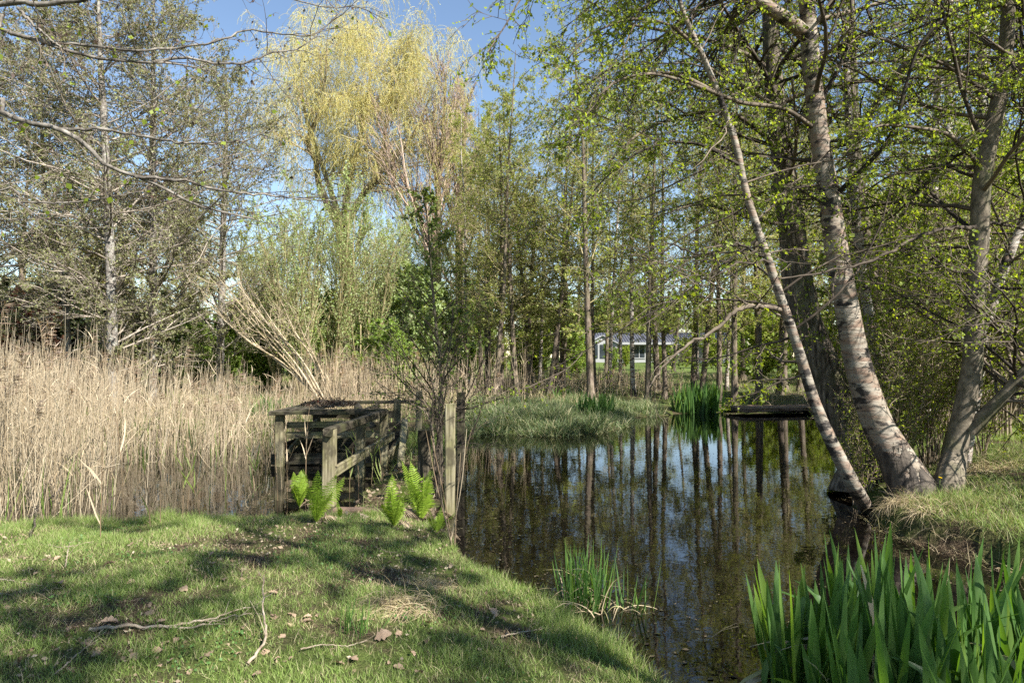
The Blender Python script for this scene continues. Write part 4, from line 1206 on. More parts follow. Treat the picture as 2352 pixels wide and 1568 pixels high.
def moss_plant():
    rng = np.random.default_rng(61)
    mb = MB()
    n = 900
    a, r_ = rng.uniform(0, 6.28, n), np.sqrt(rng.random(n))
    b = np.stack([-3.25 + r_ * np.cos(a) * .48, 12.1 + r_ * np.sin(a) * .5, np.full(n, .92)], -1)
    dirs = nrm(np.stack([rng.normal(0, .6, n), rng.normal(0, .6, n), np.ones(n)], -1))
    P, q = grow(rng, b, dirs, rng.uniform(.05, .17, n) * (1.3 - r_), 4, .25, -.05, np.full(n, .004), .4)
    tubes(mb, P, q, 3, 0)
    leaves(mb, rng, P[:, -1], .03, 1)
    leaves(mb, rng, P[:, -2], .03, 0)
    o = mb.build('dock_plant', [M['litter'], M['leaf_red']])
    tag(o, 'tuft of dry reddish plants and moss growing on the dock boards', 'plant')
moss_plant()

# ------------------------------------------------------------------ sapling and bare bush between the posts
f = V(-1.02, 9.85, g1(-1.02, 9.85))
SP_SAP = dict(l1=dict(k=36, t0=.22, t1=.98, ang=46, sd=10, L=1.45, shape='cone', n=7, wob=.09, up=.04, rr=.5),
              l2=dict(k=7, t0=.2, t1=1, ang=42, sd=12, ratio=.4, n=5, wob=.14, up=.03), l3=dict(k=3, t0=.2, t1=1, ang=42, sd=15, ratio=.5, n=4, wob=.15, up=.0))
tree('sapling', 'dark young tree growing between the dock and the tall posts', 'tree',
     [(sink([f] + px_path([(1012, 850, 9.8), (1003, 760, 9.8), (992, 640, 9.8), (985, 540, 9.8), (976, 470, 9.8), (968, 430, 9.8)])), [.030, .027, .024, .020, .016, .012, .008, .004])],
     (M['bark_dark'], M['twig_dark'], M['leaf_sapling']), SP_SAP, dict(m=4, s=.042, keep=.7, levels=2, w=.4), 401, sides=8, rmin=.003)
def bare_bush():
    rng = np.random.default_rng(402)
    base = V(-1.0, 9.1, .03)
    root = tag(empty('bare_bush', base), 'nearly leafless bush of arching dark stems around the dark posts', 'bush')
    tb, cb = MB(), MB()
    ends = [[(985, 950, 9.0), (945, 900, 8.9), (900, 850, 8.7), (862, 800, 8.6)], [(1000, 940, 9.0), (965, 880, 8.8), (935, 830, 8.6), (915, 770, 8.5)], [(1010, 930, 9), (1020, 860, 9), (1035, 790, 9), (1040, 700, 9)],
            [(1010, 990, 9), (1060, 930, 8.9), (1095, 860, 8.8), (1130, 780, 8.7)], [(1030, 1040, 8.8), (1075, 1010, 8.7), (1105, 940, 8.6), (1122, 870, 8.5), (1150, 820, 8.5)],
            [(990, 970, 9), (950, 930, 9), (900, 915, 9), (868, 880, 9)], [(1000, 920, 9.1), (985, 860, 9.1), (960, 800, 9.1), (890, 720, 9)], [(1020, 950, 9), (1075, 940, 8.8), (1150, 915, 8.7), (1230, 900, 8.6)]]
    st = []
    for e in ends:
        st.append(bark_tube(tb, [base + V(rng.normal(0, .05), rng.normal(0, .05), -.1)] + px_path(e), [.015, .012, .010, .007, .004], 18, 6, 0, rng, .05))
    tb.build('trunk', M['twig_dark'], root, origin=base)
    crown(cb, rng, st, dict(l1=dict(k=11, t0=.3, t1=1, ang=40, sd=14, L=.75, shape='flat', n=6, wob=.15, up=.03, rr=.5),
                            l2=dict(k=5, t0=.2, t1=1, ang=42, sd=16, ratio=.45, n=4, wob=.18, up=.02)), dict(m=3, s=.035, keep=.5), 0, 1, .0025)
    cb.build('crown', [M['twig_dark'], M['leaf_sapling']], root, origin=base)
bare_bush()

# ------------------------------------------------------------------ reeds
def reed_bed(name, label_kind, X, Y, H, seed, r=.0042, lean=.10, brk=.08, plume=.05, green=.30, leafp=.8, dry='reed'):
    rng = np.random.default_rng(seed)
    n = len(X)
    mb = MB()
    z0 = np.maximum(gz(X, Y), -.25)
    b = np.stack([X, Y, z0 - .05], -1)
    d = nrm(np.stack([rng.normal(.02, lean, n), rng.normal(0, lean, n), np.ones(n)], -1))
    bad = rng.random(n) < brk
    d[bad] = nrm(d[bad] + rng.normal(0, .55, (bad.sum(), 3)) * np.array([1, 1, .2]))
    P, q = grow(rng, b, d, H * np.where(bad, .8, 1), 6, .025, -.006, np.full(n, r), .45)
    tubes(mb, P, q, 3, 0)
    for rep in range(2):                                        # dry leaf blades
        s = rng.random(n) < leafp * .6
        t = rng.uniform(.25, .95, n)
        p, _, tan = interp(P[s], q[s], np.arange(s.sum()), t[s])
        dd = nrm(tan + rand_perp(rng, tan) * .55)
        Q, _ = grow(rng, p, dd, rng.uniform(.12, .4, len(p)), 4, .12, -.18, np.ones(len(p)), 1)
        strips(mb, Q, rand_perp(rng, dd), np.broadcast_to(np.array([.004, .005, .004, .0006]), (len(p), 4)), 0)
    s = np.where(rng.random(n) < plume)[0]
    if len(s):
        idx = np.repeat(s, 26)
        p, _, tan = interp(P, q, idx, rng.uniform(.88, 1, len(idx)))
        dd = nrm(tan * .5 + rand_perp(rng, tan) * .5 + np.array([.5, 0, -.1]))
        Q, _ = grow(rng, p, dd, rng.uniform(.06, .16, len(p)), 3, .1, -.25, np.ones(len(p)), 1)
        strips(mb, Q, rand_perp(rng, dd), np.broadcast_to(np.array([.003, .006, .001]), (len(p), 3)), 2)
    s = rng.random(n) < green
    p = b[s] + rng.normal(0, .04, (s.sum(), 3)) * np.array([1, 1, 0])
    dd = nrm(np.stack([rng.normal(0, .10, len(p)), rng.normal(0, .10, len(p)), np.ones(len(p))], -1))
    Q, _ = grow(rng, p, dd, rng.uniform(.35, .85, len(p)), 5, .05, -.02, np.ones(len(p)), 1)
    strips(mb, Q, rand_perp(rng, dd), np.broadcast_to(np.array([.006, .007, .006, .004, .0005]), (len(p), 5)), 1)
    o = mb.build(name, [M[dry], M['reed_green'], M['plume']])
    return o
rg = np.random.default_rng(500)
n = 8000
X, Y = rg.uniform(-13, -1.9, n), rg.uniform(6.9, 15.5, n)
right_edge = -2.75 - .04 * (Y - 7)
dens = np.where(Y < 11.2, np.clip((-.56 * Y - X) / 1.2, 0, 1) + .03 * (X < -2.9), np.clip((right_edge - X) / 2.0, 0, 1) * .85)
dens *= .35 + .9 * vnoise(X, Y, .8, 77)
dens *= np.where(sdist(NEAR, X, Y) > .25, 0, 1) * np.where((X > -4.1) & (Y > 10.6) & (Y < 13.8), 0, 1)
k = rg.random(n) < dens
X, Y = X[k], Y[k]
pxx = X / Y * 1568 + 1176
k = (pxx < 300) | (rg.random(len(X)) < np.where(pxx < 560, .75, .45))
X, Y, pxx = X[k], Y[k], pxx[k]
H = 1.25 + .75 * vnoise(X, Y, .9, 78) + rg.normal(0, .30, len(X)) + .45 * (rg.random(len(X)) < .05)
H *= np.interp(pxx, [250, 330, 520, 600], [1, .88, .78, .6])
tag(reed_bed('reeds', None, X, Y, H + .25, 501, dry='reed_pale'), 'dry tan reed bed standing in the left of the pond', 'reeds', kind='stuff')
n = 4200
X, Y = rg.uniform(-20, .6, n), rg.uniform(15.3, 24, n)
k = (rg.random(n) < (.3 + .9 * vnoise(X, Y, 1.1, 80)) * np.where(X > -1.5, .7, 1)) & ~((Y < 17.2) & (X > -5))
X, Y = X[k], Y[k]
pxx = X / Y * 1568 + 1176
H = (1.1 + .8 * vnoise(X, Y, 1.6, 81) + rg.normal(0, .2, len(X))) * np.where((pxx > 360) & (pxx < 680), .62, 1)
k = ~((pxx > 330) & (pxx < 700) & (rg.random(len(X)) < .45)) & ~((pxx > 1020) & (rg.random(len(X)) < .65))
X, Y, H = X[k], Y[k], H[k]
tag(reed_bed('far_reeds', None, X, Y, H, 502, r=.006, green=.05, plume=.07), 'dry reeds on the shore behind the dock', 'reeds', kind='stuff')
n = 900
X, Y = rg.uniform(-.2, 7, n), rg.uniform(25.5, 34, n)
tag(reed_bed('pale_reeds', None, X, Y, rg.uniform(.5, 1.1, n), 503, r=.008, green=.1, plume=.02), 'pale dry reeds under the trees before the lawn', 'reeds', kind='stuff')
# sparse stalks in front of the dark water: each its own
for i, (px, py, h, gr) in enumerate([(285, 1205, 1.2, 0), (370, 1205, 1.0, 0), (418, 1200, 1.15, 1), (428, 1196, .95, 1), (461, 1197, 1.45, 0), (466, 1199, .8, 1), (572, 1187, .75, 1), (590, 1190, 1.0, 1), (588, 1196, .8, 0), (610, 1180, 1.3, 0), (345, 1212, .9, 1), (232, 1240, 1.0, 0),
                                     (640, 1150, .95, 2), (662, 1150, .75, 2), (700, 1120, 1.1, 2), (805, 1130, .6, 3), (824, 1118, .75, 3), (852, 1112, .55, 3), (880, 1120, .5, 3)]):
    p = hit(px, py)
    rng = np.random.default_rng(510 + i)
    mb = MB()
    P, q = grow(rng, (p - V(0, 0, .15))[None], nrm(V(rng.normal(0, .05), rng.normal(0, .05), 1))[None], np.array([h + .15]), 9, .03, 0, np.array([.0055]), .4)
    tubes(mb, P, q, 5, 0)
    tt = rng.uniform(.2, .9, 5)
    pp, _, tan = interp(P, q, np.zeros(5, int), tt)
    dd = nrm(tan + rand_perp(rng, tan) * .35)
    Q, _ = grow(rng, pp, dd, rng.uniform(.15, .4, 5), 5, .08, -.05, np.ones(5), 1)
    strips(mb, Q, rand_perp(rng, dd), np.broadcast_to(np.array([.005, .008, .008, .005, .0005]), (5, 5)), gr % 2)
    o = mb.build('reed_stalk', [M['reed'], M['reed_green']], origin=p)
    o.location = p
    tag(o, ['single dry tan reed stalk at the edge of the grass', 'single reed stalk with green blades at the edge of the grass', 'thin dry stalk standing before the left dock post',
            'thin green-bladed stalk inside the walkway beside the nearest dock post'][gr], 'reed', ['single dry reed stalks', 'single green-bladed reed stalks', 'dry stalks before the dock', 'stalks inside the walkway'][gr])
def stalk_clump():
    p = hit(1041, 1255)
    rng = np.random.default_rng(530)
    mb = MB()
    for e in [(990, 1000, 6.4), (1085, 980, 6.5), (1072, 985, 6.4), (978, 988, 6.6), (1010, 1030, 6.3), (1058, 1040, 6.3)]:
        P = spline([p + V(rng.normal(0, .03), rng.normal(0, .03), -.05), (p * .5 + at(*e) * .5) + V(rng.normal(0, .03), 0, 0), at(*e)], 12)
        tubes(mb, P[None], np.linspace(.0065, .003, 12)[None], 5, 0)
    o = mb.build('stalk_clump', [M['reed']], origin=p); o.location = p
    tag(o, 'fan of bare dry stalks at the bank corner below the tall posts', 'reed')
stalk_clump()

# ------------------------------------------------------------------ grass
def blades(mb, rng, X, Y, Z, H, wd, mat=0, lean=.45, n=4, curl=-.10):
    m = len(X)
    p = np.stack([X, Y, Z - .004], -1)
    d = nrm(np.stack([rng.normal(0, lean, m), rng.normal(0, lean, m), np.ones(m)], -1))
    P, _ = grow(rng, p, d, H, n, .06, curl, np.ones(m), 1)
    side = nrm(np.stack([rng.normal(size=m), rng.normal(size=m), np.zeros(m)], -1))
    prof = np.interp(np.linspace(0, 1, n), [0, .5, 1], [1, .8, .08])
    strips(mb, P, side, wd[:, None] * prof[None, :], mat)
def scatter(rng, n, x0, x1, y0, y1, poly, margin=0.0):
    X, Y = rng.uniform(x0, x1, n), rng.uniform(y0, y1, n)
    k = sdist(poly, X, Y) > margin
    return X[k], Y[k]
rg = np.random.default_rng(600)
mb = MB()
X, Y = scatter(rg, 420000, -6.4, 1.3, 2.6, 7.8, NEAR, -.02)
keep = np.abs(X) < Y * .80 + .3
X, Y = X[keep], Y[keep]
Zg = gz(X, Y)
dn = vnoise(X, Y, .34, 601) * .6 + vnoise(X, Y, .12, 602) * .4
edge = np.exp(-np.maximum(sdist(NEAR, X, Y), 0) / .35)
bare = sm((vnoise(X, Y, .75, 603) - .42) / .25) * .62 * sm((X + 3.2) / 1.5)          # thin, littered patches
k = rg.random(len(X)) < np.clip(dn * 1.25 - .12 - bare + edge * .8, 0.03, 1)
X, Y, Zg, dn, edge = X[k], Y[k], Zg[k], dn[k], edge[k]
print('near grass blades', len(X))
H = (.022 + .062 * dn ** 1.5 + .10 * edge * dn ** 1.3) * rg.uniform(.6, 1.45, len(X))
blades(mb, rg, X, Y, Zg, H, rg.uniform(.0011, .0024, len(X)), 0, .55)
X, Y = scatter(rg, 60000, -6, 1.2, 2.6, 7.7, NEAR)
k = rg.random(len(X)) < vnoise(X, Y, .5, 605) ** 2
X, Y = X[k], Y[k]
blades(mb, rg, X, Y, gz(X, Y), rg.uniform(.04, .10, len(X)), rg.uniform(.001, .002, len(X)), 1, 1.2)
tag(mb.build('lawn_grass', [M['grass'], M['straw']]), 'short spring grass on the near bank', 'grass', kind='stuff')
mb = MB()
X, Y = scatter(rg, 150000, 3.7, 10.5, 4.4, 12.5, RIGHT, -.05)
sd_ = sdist(RIGHT, X, Y)
k = rg.random(len(X)) < np.clip(vnoise(X, Y, .5, 611) * 1.3 - .1, .1, 1) * np.clip(1.4 - sd_ * .12, .3, 1) * sm((sd_ - .05) / .35) * np.where((Y > 7.2) & (X < 5.6), .25, 1)
X, Y = X[k], Y[k]
e = np.exp(-np.maximum(sdist(RIGHT, X, Y), 0) / .5)
blades(mb, rg, X, Y, gz(X, Y), (.05 + .10 * vnoise(X, Y, .4, 612) + .08 * e) * rg.uniform(.6, 1.5, len(X)), rg.uniform(.0015, .003, len(X)), 0, .6, 4, -.16)
X, Y = scatter(rg, 42000, 3.7, 10.5, 4.4, 12.5, RIGHT, -.1)
k = rg.random(len(X)) < sm((vnoise(X, Y, .8, 613) - .45) / .3)
X, Y = X[k], Y[k]
blades(mb, rg, X, Y, gz(X, Y) + .01, rg.uniform(.10, .28, len(X)), rg.uniform(.0012, .0022, len(X)), 1, 1.0, 5, -.35)
tag(mb.build('bank_grass', [M['grass'], M['straw']]), 'longer mixed grass on the right bank', 'grass', kind='stuff')
def hanging_tuft(px, py, n, rx, ry, L, seed, label):
    rng = np.random.default_rng(seed)
    p = hit(px, py)
    s = in_ellipse(rng, n, p[0], p[1], rx, ry)
    mb = MB()
    d = nrm(np.stack([rng.normal(-.5, .5, n), rng.normal(-.5, .4, n), np.full(n, .75)], -1))
    P, _ = grow(rng, np.stack([s[:, 0], s[:, 1], gz(s[:, 0], s[:, 1]) - .01], -1), d, rng.uniform(.5, 1.1, n) * L, 7, .09, -.34, np.ones(n), 1)
    P[:, :, 2] = np.maximum(P[:, :, 2], gz(P[:, :, 0], P[:, :, 1]) + .006)
    strips(mb, P, rand_perp(rng, d), np.broadcast_to(np.interp(np.linspace(0, 1, 7), [0, .6, 1], [.0022, .0018, .0003]), (n, 7)), 0)
    o = mb.build('dry_grass_tuft', [M['straw']], origin=p)
    o.location = p
    tag(o, label, 'grass tuft', 'pale dry grass tufts')
HANG = [(2075, 1152, 420, .20, .16, .32, 651, 'pale dry grass tuft hanging over the dark hollow by the birch foot'), (2170, 1160, 420, .36, .20, .30, 652, 'pale flattened grass tuft in front of the smooth grey trunk'),
        (2265, 1075, 700, .40, .30, .42, 653, 'pale dry grass heap right of the smooth grey trunk'), (940, 1390, 750, .24, .15, .30, 654, 'pale matted grass tuft on the near bank'),
        (1010, 1345, 380, .14, .10, .20, 655, 'small pale grass tuft near the water edge of the near bank')]
mb = MB()
X, Y = scatter(rg, 75000, -1.3, 4.6, 15.0, 23, FAR, -.1)
k = rg.random(len(X)) < .05 + 1.5 * vnoise(X, Y, .42, 621) ** 2
X, Y = X[k], Y[k]
e = np.exp(-np.maximum(sdist(FAR, X, Y), 0) / .6)
blades(mb, rg, X, Y, gz(X, Y), (.06 + .36 * vnoise(X, Y, .42, 621) ** 1.3 * (.5 + vnoise(X, Y, 1.3, 622)) + .10 * e) * rg.uniform(.6, 1.3, len(X)), rg.uniform(.004, .009, len(X)), 0, .55, 5, -.22)
tag(mb.build('sedge_grass', [M['sedge']]), 'arching blue-green sedge on the island', 'grass', kind='stuff')
mb = MB()
X, Y = scatter(rg, 70000, -26, 32, 15.2, 46, FAR, .0)
k = ((X < -1.2) | (X > 4) | (Y > 21.5)) & (rg.random(len(X)) < .3 + .7 * vnoise(X, Y, 1.5, 631))
X, Y = X[k], Y[k]
dry = vnoise(X, Y, 2.2, 632) + np.where((X < 1.5) & (Y < 24), .25, 0) > .62
blades(mb, rg, X[~dry], Y[~dry], gz(X[~dry], Y[~dry]), rg.uniform(.10, .32, (~dry).sum()), rg.uniform(.006, .014, (~dry).sum()), 0, .6)
blades(mb, rg, X[dry], Y[dry], gz(X[dry], Y[dry]), rg.uniform(.2, .55, dry.sum()), rg.uniform(.005, .010, dry.sum()), 1, .6)
tag(mb.build('meadow_grass', [M['grass'], M['straw']]), 'rough grass under the trees on the far bank', 'grass', kind='stuff')
mb = MB()                                                      # tongue of mud under the lost walkway
X, Y = scatter(rg, 9000, -2.4, -.8, 7.3, 15, TONGUE, .02)
k = rg.random(len(X)) < np.clip((Y - 10.5) / 3, .06, 1)
X, Y = X[k], Y[k]
blades(mb, rg, X, Y, gz(X, Y), rg.uniform(.06, .3, len(X)), rg.uniform(.002, .005, len(X)), 0, .5)
tag(mb.build('walkway_grass', [M['grass']]), 'grass sprouting where the walkway ran', 'grass', kind='stuff')

mb = MB()                                                      # clover and other broad-leaved weeds in patches
X, Y = scatter(rg, 30000, -6.2, 1, 2.6, 7.5, NEAR, .1)
k = rg.random(len(X)) < sm((vnoise(X, Y, .55, 651) - .62) / .15) * .8
X, Y = X[k], Y[k]
leaves(mb, rg, np.stack([X, Y, gz(X, Y) + rg.uniform(.012, .035, len(X))], -1), .015, 0, -.2, .5)
tag(mb.build('clover_weeds', [M['leaf_clover']]), 'patches of low broad-leaved weeds in the near grass', 'weeds', kind='stuff')
# litter and floating flakes
mb = MB()
X, Y = scatter(rg, 16000, -6.2, 1, 2.6, 7.5, NEAR, .05)
k = rg.random(len(X)) < sm((vnoise(X, Y, .75, 603) - .35) / .3) * .9 + .06
X, Y = X[k], Y[k]
leaves(mb, rg, np.stack([X, Y, gz(X, Y) + .014], -1), .026, 0, .5, .3)
X, Y = scatter(rg, 2600, -2.2, -.8, 7.3, 13, TONGUE, .0)
leaves(mb, rg, np.stack([X, Y, gz(X, Y) + .008], -1), .05, 0, 1.0, .35)
tag(mb.build('leaf_litter', [M['litter']]), 'small brown litter between the grass blades', 'litter', kind='stuff')
mb = MB()
n = 34000
X, Y = rg.uniform(-6, 9.5, n), rg.uniform(3.0, 21, n)
g = gz(X, Y)
k = (g < -.02) & (rg.random(n) < (.12 + .9 * sm((vnoise(X, Y, 1.6, 640) - .45) / .3)) * np.clip(9 / (Y + .1), 0, 1) ** 1.2)
X, Y = X[k], Y[k]
x2, y2 = rg.uniform(-5.5, 4.2, 9000), rg.uniform(3.0, 8.5, 9000)
s2 = np.maximum(sdist(NEAR, x2, y2), sdist(RIGHT, x2, y2))
k = (s2 > -.7) & (gz(x2, y2) < -.015) & (rg.random(9000) < np.exp(s2 / .25) * 1.2 * (.2 + vnoise(x2, y2, .4, 641)))
X, Y = np.append(X, x2[k]), np.append(Y, y2[k])
a = rg.uniform(0, 6.28, len(X)); s = rg.uniform(.004, .016, len(X)); s[len(s) - k.sum():] *= 1.7
c = np.stack([X, Y, np.full(len(X), .004)], -1)
u = np.stack([np.cos(a), np.sin(a), np.zeros(len(X))], -1) * s[:, None]
v = np.stack([-np.sin(a), np.cos(a), np.zeros(len(X))], -1) * (s * .55)[:, None]
mb.add(np.stack([c - u, c - v, c + u, c + v + np.array([0, 0, .003])], 1), np.arange(len(X) * 4).reshape(-1, 4))
tag(mb.build('floating_litter', [M['flake']]), 'specks of leaf litter floating on the pond', 'litter', kind='stuff')

# ------------------------------------------------------------------ irises, rush tuft
def iris_clump(name, label, spots, hrange, seed, wd=.018, group=None, lean=.13, bent=0.0, n=9, dry=0, bend_pts=()):
    rng = np.random.default_rng(seed)
    spots = np.asarray(spots, float)
    c = spots.mean(0)
    base = V(c[0], c[1], 0)
    root = tag(empty(name, base), label, 'plant', group)
    mb = MB()
    m = len(spots)
    p = np.concatenate([spots, np.full((m, 1), -.12)], 1)
    H = rng.uniform(*hrange, m) + .12
    d = nrm(np.stack([rng.normal(.0, lean, m), rng.normal(0, lean, m), np.ones(m)], -1))
    P, _ = grow(rng, p, d, H, n, .018, -.012, np.ones(m), 1)
    if bent:
        k = np.where(rng.random(m) < bent)[0]
        if len(k):
            for j in range(n // 2, n):
                t = (j - n // 2 + 1) / (n - n // 2)
                ang = rng.uniform(0, 6.28, len(k)) if j == n // 2 else ang
                off = np.stack([np.cos(ang), np.sin(ang) * .4, np.zeros(len(k))], -1)
                P[k, j] += off * (H[k] * .42 * t ** 1.6)[:, None] - V(0, 0, 1) * (H[k] * .28 * t ** 2)[:, None]
    a = rng.uniform(0, math.pi, m)
    side = np.stack([np.cos(a), np.sin(a), np.zeros(m)], -1)
    side[:, 1] *= .6
    side = nrm(side)
    prof = np.interp(np.linspace(0, 1, n), [0, .3, .6, .85, 1], [.9, 1, .95, .55, .02])
    strips(mb, P, side, (wd * rng.uniform(.5, 1.2, m))[:, None] * prof[None], 0, fold=.22)
    mb.build('leaves', [M['iris']], root, origin=base)
    if dry:
        db = MB()
        s = spots[rng.integers(0, m, dry)]
        p = np.concatenate([s + rng.normal(0, .04, (dry, 2)), np.full((dry, 1), .0)], 1)
        d = nrm(np.stack([rng.normal(-.3, .5, dry), rng.normal(0, .4, dry), np.ones(dry)], -1))
        P, _ = grow(rng, p, d, rng.uniform(.5, 1.0, dry) * hrange[1], 8, .08, -.28, np.ones(dry), 1)
        strips(db, P, rand_perp(rng, d), np.broadcast_to(np.interp(np.linspace(0, 1, 8), [0, .7, 1], np.array([.6, .5, .1]) * wd), (dry, 8)), 0)
        db.build('dead_leaves', [M['straw']], root, origin=base)
    return root
def in_ellipse(rng, n, cx, cy, rx, ry):
    a, r_ = rng.uniform(0, 6.28, n), np.sqrt(rng.random(n))
    return np.stack([cx + rx * r_ * np.cos(a), cy + ry * r_ * np.sin(a)], -1)
for h_ in HANG:
    hanging_tuft(*h_)
rg = np.random.default_rng(700)
iris_clump('iris_plant', 'iris clump at the lower right with its left blades leaning over the water', in_ellipse(rg, 95, 1.62, 3.45, .34, .38), (.42, .76), 701, .033, 'large irises beside the viewer', .14, .12, dry=22)
iris_clump('iris_plant', 'tallest iris clump in the middle of the lower right group', in_ellipse(rg, 110, 2.05, 3.75, .38, .40), (.45, .84), 702, .033, 'large irises beside the viewer', .12, .14, dry=22)
iris_clump('iris_plant', 'iris clump with blades folded over in the lower right group', in_ellipse(rg, 80, 2.2, 3.15, .30, .28), (.35, .66), 703, .033, 'large irises beside the viewer', .16, .16, dry=22)
iris_clump('iris_plant', 'iris clump cut by the lower right corner of the photo', in_ellipse(rg, 120, 2.75, 3.6, .34, .45), (.40, .78), 704, .033, 'large irises beside the viewer', .14, .14, dry=22)
p = hit(1350, 1395)
iris_clump('rush_tuft', 'green rush tuft with drooping dead leaves standing in the water off the near bank', in_ellipse(rg, 95, p[0] - .02, p[1], .16, .14), (.28, .50), 705, .0065, None, .14, 0, 8, dry=45)
p = hit(1455, 1400)
iris_clump('rush_sprig', 'sparse rush sprig right of the drooping rush tuft', in_ellipse(rg, 14, p[0], p[1], .13, .08), (.14, .36), 706, .006, None, .2, 0, 7, dry=8)
p = hit(1612, 950)
iris_clump('iris_plant', 'dense dark iris clump on the far shore beside the plank jetty', in_ellipse(rg, 170, p[0], p[1] + .3, .78, .45), (.6, 1.05), 707, .040, 'irises on the far shore', .12, .06)
p = hit(1368, 955)
iris_clump('iris_plant', 'dark iris clump in the middle of the sedge island', in_ellipse(rg, 70, p[0], p[1], .5, .3), (.55, .85), 708, .036, 'irises on the far shore', .12)
iris_clump('iris_plant', 'pale green iris clump at the back of the sedge island', in_ellipse(rg, 45, at(1298, 898, 25)[0], 24, .55, .3), (.4, .75), 709, .036, 'irises on the far shore', .15)
iris_clump('iris_plant', 'green iris clump behind the reeds left of the dock', in_ellipse(rg, 60, at(635, 900, 19)[0], 18.6, .6, .3), (.5, .8), 710, .036, 'irises on the far shore', .14)
p = hit(812, 1455)
iris_clump('grass_tuft', 'dark tuft of broad blades in the near grass', in_ellipse(rg, 26, p[0], p[1], .09, .06) , (.14, .26), 711, .004, None, .25, 0, 7)
bpy.data.objects['grass_tuft'].location.z = p[2]
p = hit(965, 1340)
iris_clump('dry_tuft', 'pale dry tuft on the bank edge near the water', in_ellipse(rg, 12, p[0], p[1], .08, .06), (.10, .2), 712, .002, None, .3, 0, 6, dry=40)
bpy.data.objects['dry_tuft'].location.z = p[2]

# ------------------------------------------------------------------ ferns
def fern(p, n, h, seed, label, lean=(0, 0)):
    rng = np.random.default_rng(seed)
    p = np.array(p, float)
    root = tag(empty('fern', p), label, 'fern', 'bright green ferns by the dock')
    for k in range(n + 2):
        old = k >= n                                              # last year's fronds, brown and collapsed
        a = 2 * math.pi * (k + rng.uniform(-.3, .3)) / n
        out = V(math.cos(a), math.sin(a), 0)
        L = h * rng.uniform(.5, 1.12)
        m = 30
        d0 = nrm((out * (rng.uniform(.8, 1.4) if old else rng.uniform(.10, .42)) + V(rng.normal(0, .08), rng.normal(0, .08), 1))[None])
        P, _ = grow(rng, np.zeros((1, 3)), d0, np.array([L]), m, .022, -(.075 if old else rng.uniform(.005, .03)), np.ones(1), 1)
        P = P[0]
        tg = nrm(np.gradient(P, axis=0))
        sd = nrm(np.cross(tg, out + V(0, 0, .2)))
        mb = MB()
        tubes(mb, P[None], np.linspace(.004, .001, m)[None], 4, 0)
        t = np.linspace(0, 1, m)
        wl = h * .19 * np.interp(t, [0, .12, .35, .6, .85, 1], [.0, .35, .8, 1, .55, .05])
        for s in (-1, 1):
            dirs = nrm(sd * s + tg * .35 + rng.normal(0, .05, (m, 3)))
            ln = wl * rng.uniform(.85, 1.1, m)
            u = np.linspace(0, 1, 6)
            Q = P[:, None, :] + dirs[:, None, :] * (ln[:, None] * u[None, :])[..., None] - V(0, 0, 1) * (ln[:, None] * .22 * u[None] ** 2)[..., None]
            ww = h * .0115 * np.interp(u, [0, .2, .7, 1], [.55, 1, .75, .08]) * np.array([1, .8, 1.1, .8, 1.1, 1])
            strips(mb, Q[2:], tg[2:], np.broadcast_to(ww, (m, 6))[2:], 0, fold=.25)
        mb.build('old_frond' if old else 'frond', [M['litter' if old else 'fern']], root)
for i, (px, py, n, h, lab) in enumerate([(688, 1165, 7, .50, 'fern at the left against the dark dock water'), (727, 1200, 8, .52, 'fern in front of the nearest dock post'),
                                         (905, 1210, 8, .52, 'fern in the middle of the walkway mouth'), (968, 1195, 8, .62, 'largest fern leaning against the short dark stump'),
                                         (1003, 1225, 6, .30, 'small fern at the foot of the tall sunlit post'), (780, 1190, 5, .18, 'tiny fern at the right of the nearest dock post')]):
    fern(hit(px, py), n, h, 800 + i, lab)

# ------------------------------------------------------------------ fallen sticks and leaves on the near grass
def stick(label, paths, r, seed, lift=.02, mat='stick', name='fallen_twig', raise_=None):
    rng = np.random.default_rng(seed)
    mb = MB()
    base = None
    for i, pp in enumerate(paths):
        pts = []
        for j, q in enumerate(pp):
            h = hit(q[0], q[1])
            h[2] += lift + (q[2] if len(q) > 2 else 0)
            pts.append(h)
        if base is None: base = pts[0]
        P = spline(pts, 24)
        P[1:-1] += rng.normal(0, r * .5, (22, 3))
        tubes(mb, P[None], np.linspace(r, r * .35, 24)[None] * (1 if i == 0 else .7), 7, 0, .08, rng, cap=True)
        k = 5
        Q, q_, L = branch_out(rng, P[None], np.full((1, 24), r * .5), np.array([np.linalg.norm(pts[-1] - pts[0]) + .1]), dict(k=k, t0=.3, t1=1, ang=35, sd=12, ratio=.22, n=5, wob=.15, up=0, flat=.2), False, r * .25)
        Q[:, :, 2] = np.maximum(Q[:, :, 2], gz(Q[:, :, 0], Q[:, :, 1]) + .012)
        tubes(mb, Q, q_, 4, 0)
    o = mb.build(name, [M[mat]], origin=base)
    o.location = base
    tag(o, label, 'twig')
stick('longest fallen twig lying across the lower left grass', [[(205, 1456), (290, 1450), (359, 1446), (430, 1437), (482, 1431), (530, 1412), (574, 1405)], [(359, 1446), (430, 1450), (480, 1440), (520, 1428), (578, 1418)]], .011, 901)
stick('crooked twig propped upright in the near grass', [[(568, 1535), (605, 1497, .02), (609, 1456, .04), (603, 1425, .10), (606, 1394, .18)]], .009, 902)
stick('thin grey twig slanting down to the bottom left', [[(120, 1562), (180, 1515), (215, 1480), (236, 1453)]], .005, 903)
stick('short pale twig at the left edge of the grass', [[(0, 1337), (50, 1345), (98, 1352)]], .006, 904)
stick('thin twig in the bright grass left of the ferns', [[(520, 1305), (545, 1300), (565, 1294)]], .005, 905)
stick('pale twig on the bright bank by the water', [[(1150, 1470), (1185, 1462), (1250, 1452)]], .005, 906)
